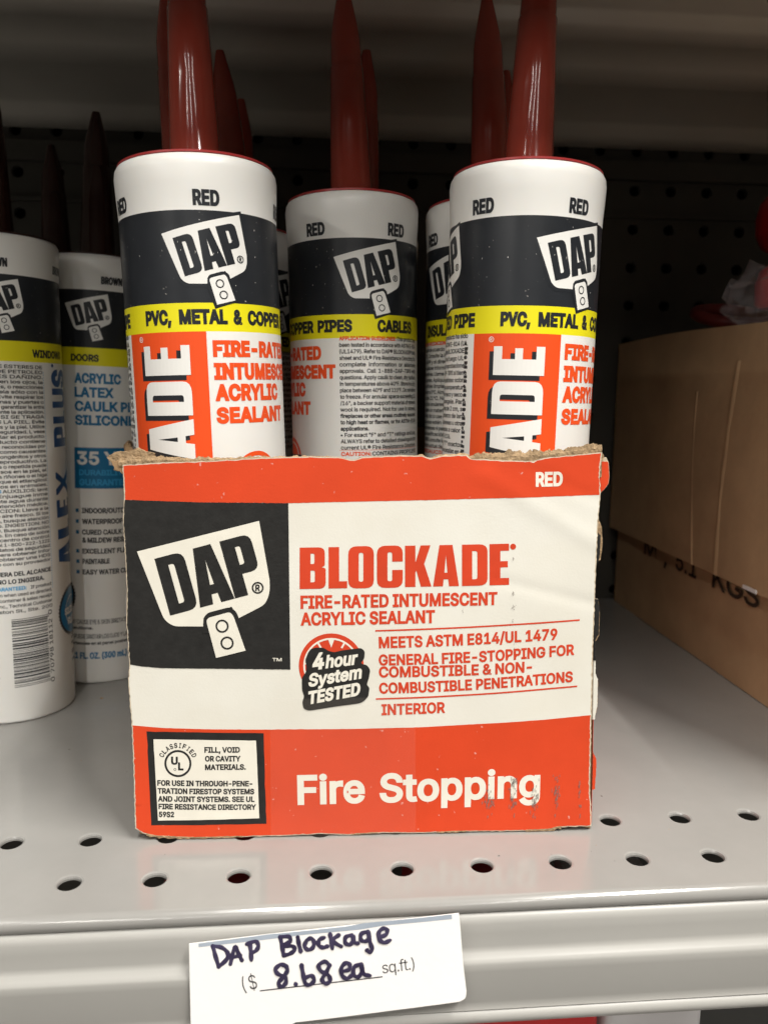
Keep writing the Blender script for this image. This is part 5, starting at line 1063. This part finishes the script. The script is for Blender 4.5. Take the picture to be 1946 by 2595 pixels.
# ------------------------------------------------------------------ handwritten card on the price rail
CPt = np.array([0, .2046, -.012]); CN = np.array([0, -1., .08]); CN /= np.linalg.norm(CN)
zc_ = lambda x, y: (440+x/2.074, 2280+y/2.074)
cx_ = np.array([1., 0, 0]); cy_ = np.cross(cx_, CN); cy_ = cy_ if cy_[2] > 0 else -cy_
def cst(p):
    q = on_plane(p[0], p[1], CPt, CN); return (float(np.dot(q-CPt, cx_)), float(np.dot(q-CPt, cy_)))
CO = np.array([.0, .2046, -.030])
def cfn(s, t, l):
    bow = .0008*math.sin(s*60)*.5
    p = CPt+cx_*s+cy_*t-(-CN)*(l+bow)*1.0; return tuple(p-CO)
card = empty('price_card', tuple(CO)); tag(card, 'handwritten white price card reading 8.68 ea tucked into the shelf rail', 'price card')
out = rounded([(80, 240), (490, 190), (900, 140), (1498, 72), (1503, 110), (1520, 330), (1538, 480), (1535, 520, 22), (1500, 536), (1150, 580), (810, 628), (640, 650), (560, 700), (500, 760), (92, 800)])
out = [zc_(*p) for p in out]
P = Print(); P.poly([cst(p) for p in out], M_card, 0); P.build('card', cfn, card, .004)
n = len(out); mb = MB(); qs = [cst(p) for p in out]
mb.add([cfn(*q, 0) for q in qs]+[cfn(*q, -.0003) for q in qs], [(i, (i+1) % n, n+(i+1) % n, n+i) for i in range(n)]); v2, t2 = tess(qs); mb.add([cfn(*q, -.0003) for q in qs], [t for t in t2]); mb.build('card_edge', M_card, card)
P = Print(); P.poly([cst(zc_(*p)) for p in [(130, 237), (300, 216), (490, 188), (700, 166), (900, 142), (1000, 122), (1460, 76), (1463, 100), (1100, 134), (980, 156), (700, 186), (450, 220), (130, 256)]], M_cstrip, 5e-5)
P.build('blue_strip', cfn, card, .004)
P = Print(); C_ = lambda x, y: cst(zc_(x, y)); cc = lambda px: px/2.074*.245/F
P.text('( $', C_(368, 488), C_(442, 470), cc(70), M_cprint, 5e-5, off=-.005)
P.text('sq.ft.)', C_(1098, 386), C_(1266, 362), cc(58), M_cprint, 5e-5, off=-.005)
P.poly([C_(452, 483), C_(1097, 400), C_(1097, 406), C_(453, 489)], M_cprint, 5e-5)
P.build('printed_text', cfn, card, .004)
strokes = [  # marker strokes in the card zoom's pixels
 [(205,250),(218,300),(236,360)], [(205,250),(250,258),(282,285),(278,320),(236,360)],
 [(298,345),(310,290),(325,255),(340,290),(358,325)], [(308,310),(350,300)],
 [(400,235),(405,280),(408,322)], [(385,240),(430,225),(445,250),(430,275),(405,285)],
 [(560,200),(570,250),(578,298)], [(560,200),(605,198),(612,222),(575,245),(625,248),(635,268),(610,288),(580,296)],
 [(652,200),(658,235),(668,275)], [(700,215),(688,245),(705,265),(730,255),(738,225),(722,205),(700,215)],
 [(790,200),(765,212),(762,240),(785,252),(808,245)], [(822,180),(828,215),(834,255)], [(868,185),(835,215),(880,245)],
 [(935,185),(905,195),(902,225),(925,235),(945,210),(940,185),(948,220),(968,228)],
 [(1020,165),(985,178),(985,210),(1010,215),(1025,195),(1022,162),(1030,215),(1042,255),(1030,272),(1015,262)],
 [(1078,195),(1115,180),(1120,155),(1100,148),(1078,168),(1080,205),(1105,222),(1135,210)],
 [(590,350),(560,345),(535,370),(550,395),(585,410),(590,440),(565,462),(552,440),(580,405),(598,375),(590,350)],
 [(641,444),(642,447)],
 [(672,345),(680,390),(692,440),(715,448),(738,425),(725,400),(695,410)],
 [(820,345),(795,325),(762,345),(775,375),(812,395),(822,425),(800,440),(780,420),(800,385),(820,345)],
 [(885,375),(920,365),(925,340),(905,330),(882,355),(885,395),(910,412),(935,395)],
 [(985,335),(950,350),(945,390),(970,402),(990,370),(985,335),(998,385),(1030,395)]]
v = []; f = []
def catm(pts, n=6):
    if len(pts) < 3: return pts
    o = []
    for k in range(len(pts)-1):
        p0, p1, p2, p3 = pts[max(k-1, 0)], pts[k], pts[k+1], pts[min(k+2, len(pts)-1)]
        for i in range(n):
            t = i/n; o.append(tuple(.5*((2*p1[c])+(-p0[c]+p2[c])*t+(2*p0[c]-5*p1[c]+4*p2[c]-p3[c])*t*t+(-p0[c]+3*p1[c]-3*p2[c]+p3[c])*t**3) for c in (0, 1)))
    return o+[pts[-1]]
for si, sk in enumerate(strokes):
    pts = [C_(*p) for p in catm(sk)]; r0 = cc(10.5)
    path = [pts[0]]+pts+[pts[-1]]; m = len(pts); lift0 = 3e-5+si*1.1e-5
    d0 = Vector(pts[1])-Vector(pts[0]); d0 = d0.normalized() if d0.length > 0 else Vector((1, 0))
    d1 = Vector(pts[-1])-Vector(pts[-2]); d1 = d1.normalized() if d1.length > 0 else Vector((1, 0))
    P0 = [Vector(pts[0])-d0*r0*c for c in (1, .7)]; P1 = [Vector(pts[-1])+d1*r0*c for c in (.7, 1)]
    seq = [(P0[0], .05), (P0[1], .7)]+[(Vector(p), 1.0) for p in pts]+[(P1[0], .7), (P1[1], .05)]
    base = len(v)
    for i, (p, s_) in enumerate(seq):
        a = seq[max(i-1, 0)][0]; b = seq[min(i+1, len(seq)-1)][0]; d = (b-a); d = d.normalized() if d.length > 0 else Vector((1, 0)); nn = Vector((-d.y, d.x))
        w = r0*s_*(1+.12*math.sin(i*.9+si))
        for k_, hgt in ((-1, 0), (-.6, 5e-5), (0, 7e-5), (.6, 5e-5), (1, 0)):
            q = p+nn*w*k_; v.append(cfn(q.x, q.y, lift0+hgt+i*4e-7))
    for i in range(len(seq)-1):
        for j in range(4): f.append((base+5*i+j, base+5*i+j+1, base+5*i+5+j+1, base+5*i+5+j))
mesh_obj('marker_writing', v, f, M_marker, card, smooth=True)
# dust and crumbs on the deck
mb = MB(); r = random.Random(9)
for _ in range(70):
    x, y = r.uniform(-.16, .24), r.uniform(.2165, .40)
    if -.064 < x < .10 and y > .243: continue
    if (x+.143)**2+(y-.372)**2 < .0009: continue
    q = r.choice((.00015, .0002, .0003, .0004)) if _ > 4 else .0008; a = r.uniform(0, 6)
    c, s_ = math.cos(a), math.sin(a); pts = [(x+c*q*1.6, y+s_*q*1.6), (x-s_*q, y+c*q), (x-c*q*1.2, y-s_*q*1.2), (x+s_*q*.8, y-c*q*.8)]
    mb.add([(p[0], p[1], .00006) for p in pts]+[(x, y, .0001+q*.6)], [(i, (i+1) % 4, 4) for i in range(4)], r.choice((0, 0, 1)))
tag(mb.build('dust_crumbs', [M_floor, M_kraft]), kind='stuff')
for o in list(bpy.data.objects):
    if o.users_collection == () and o.type == 'FONT': bpy.data.objects.remove(o)
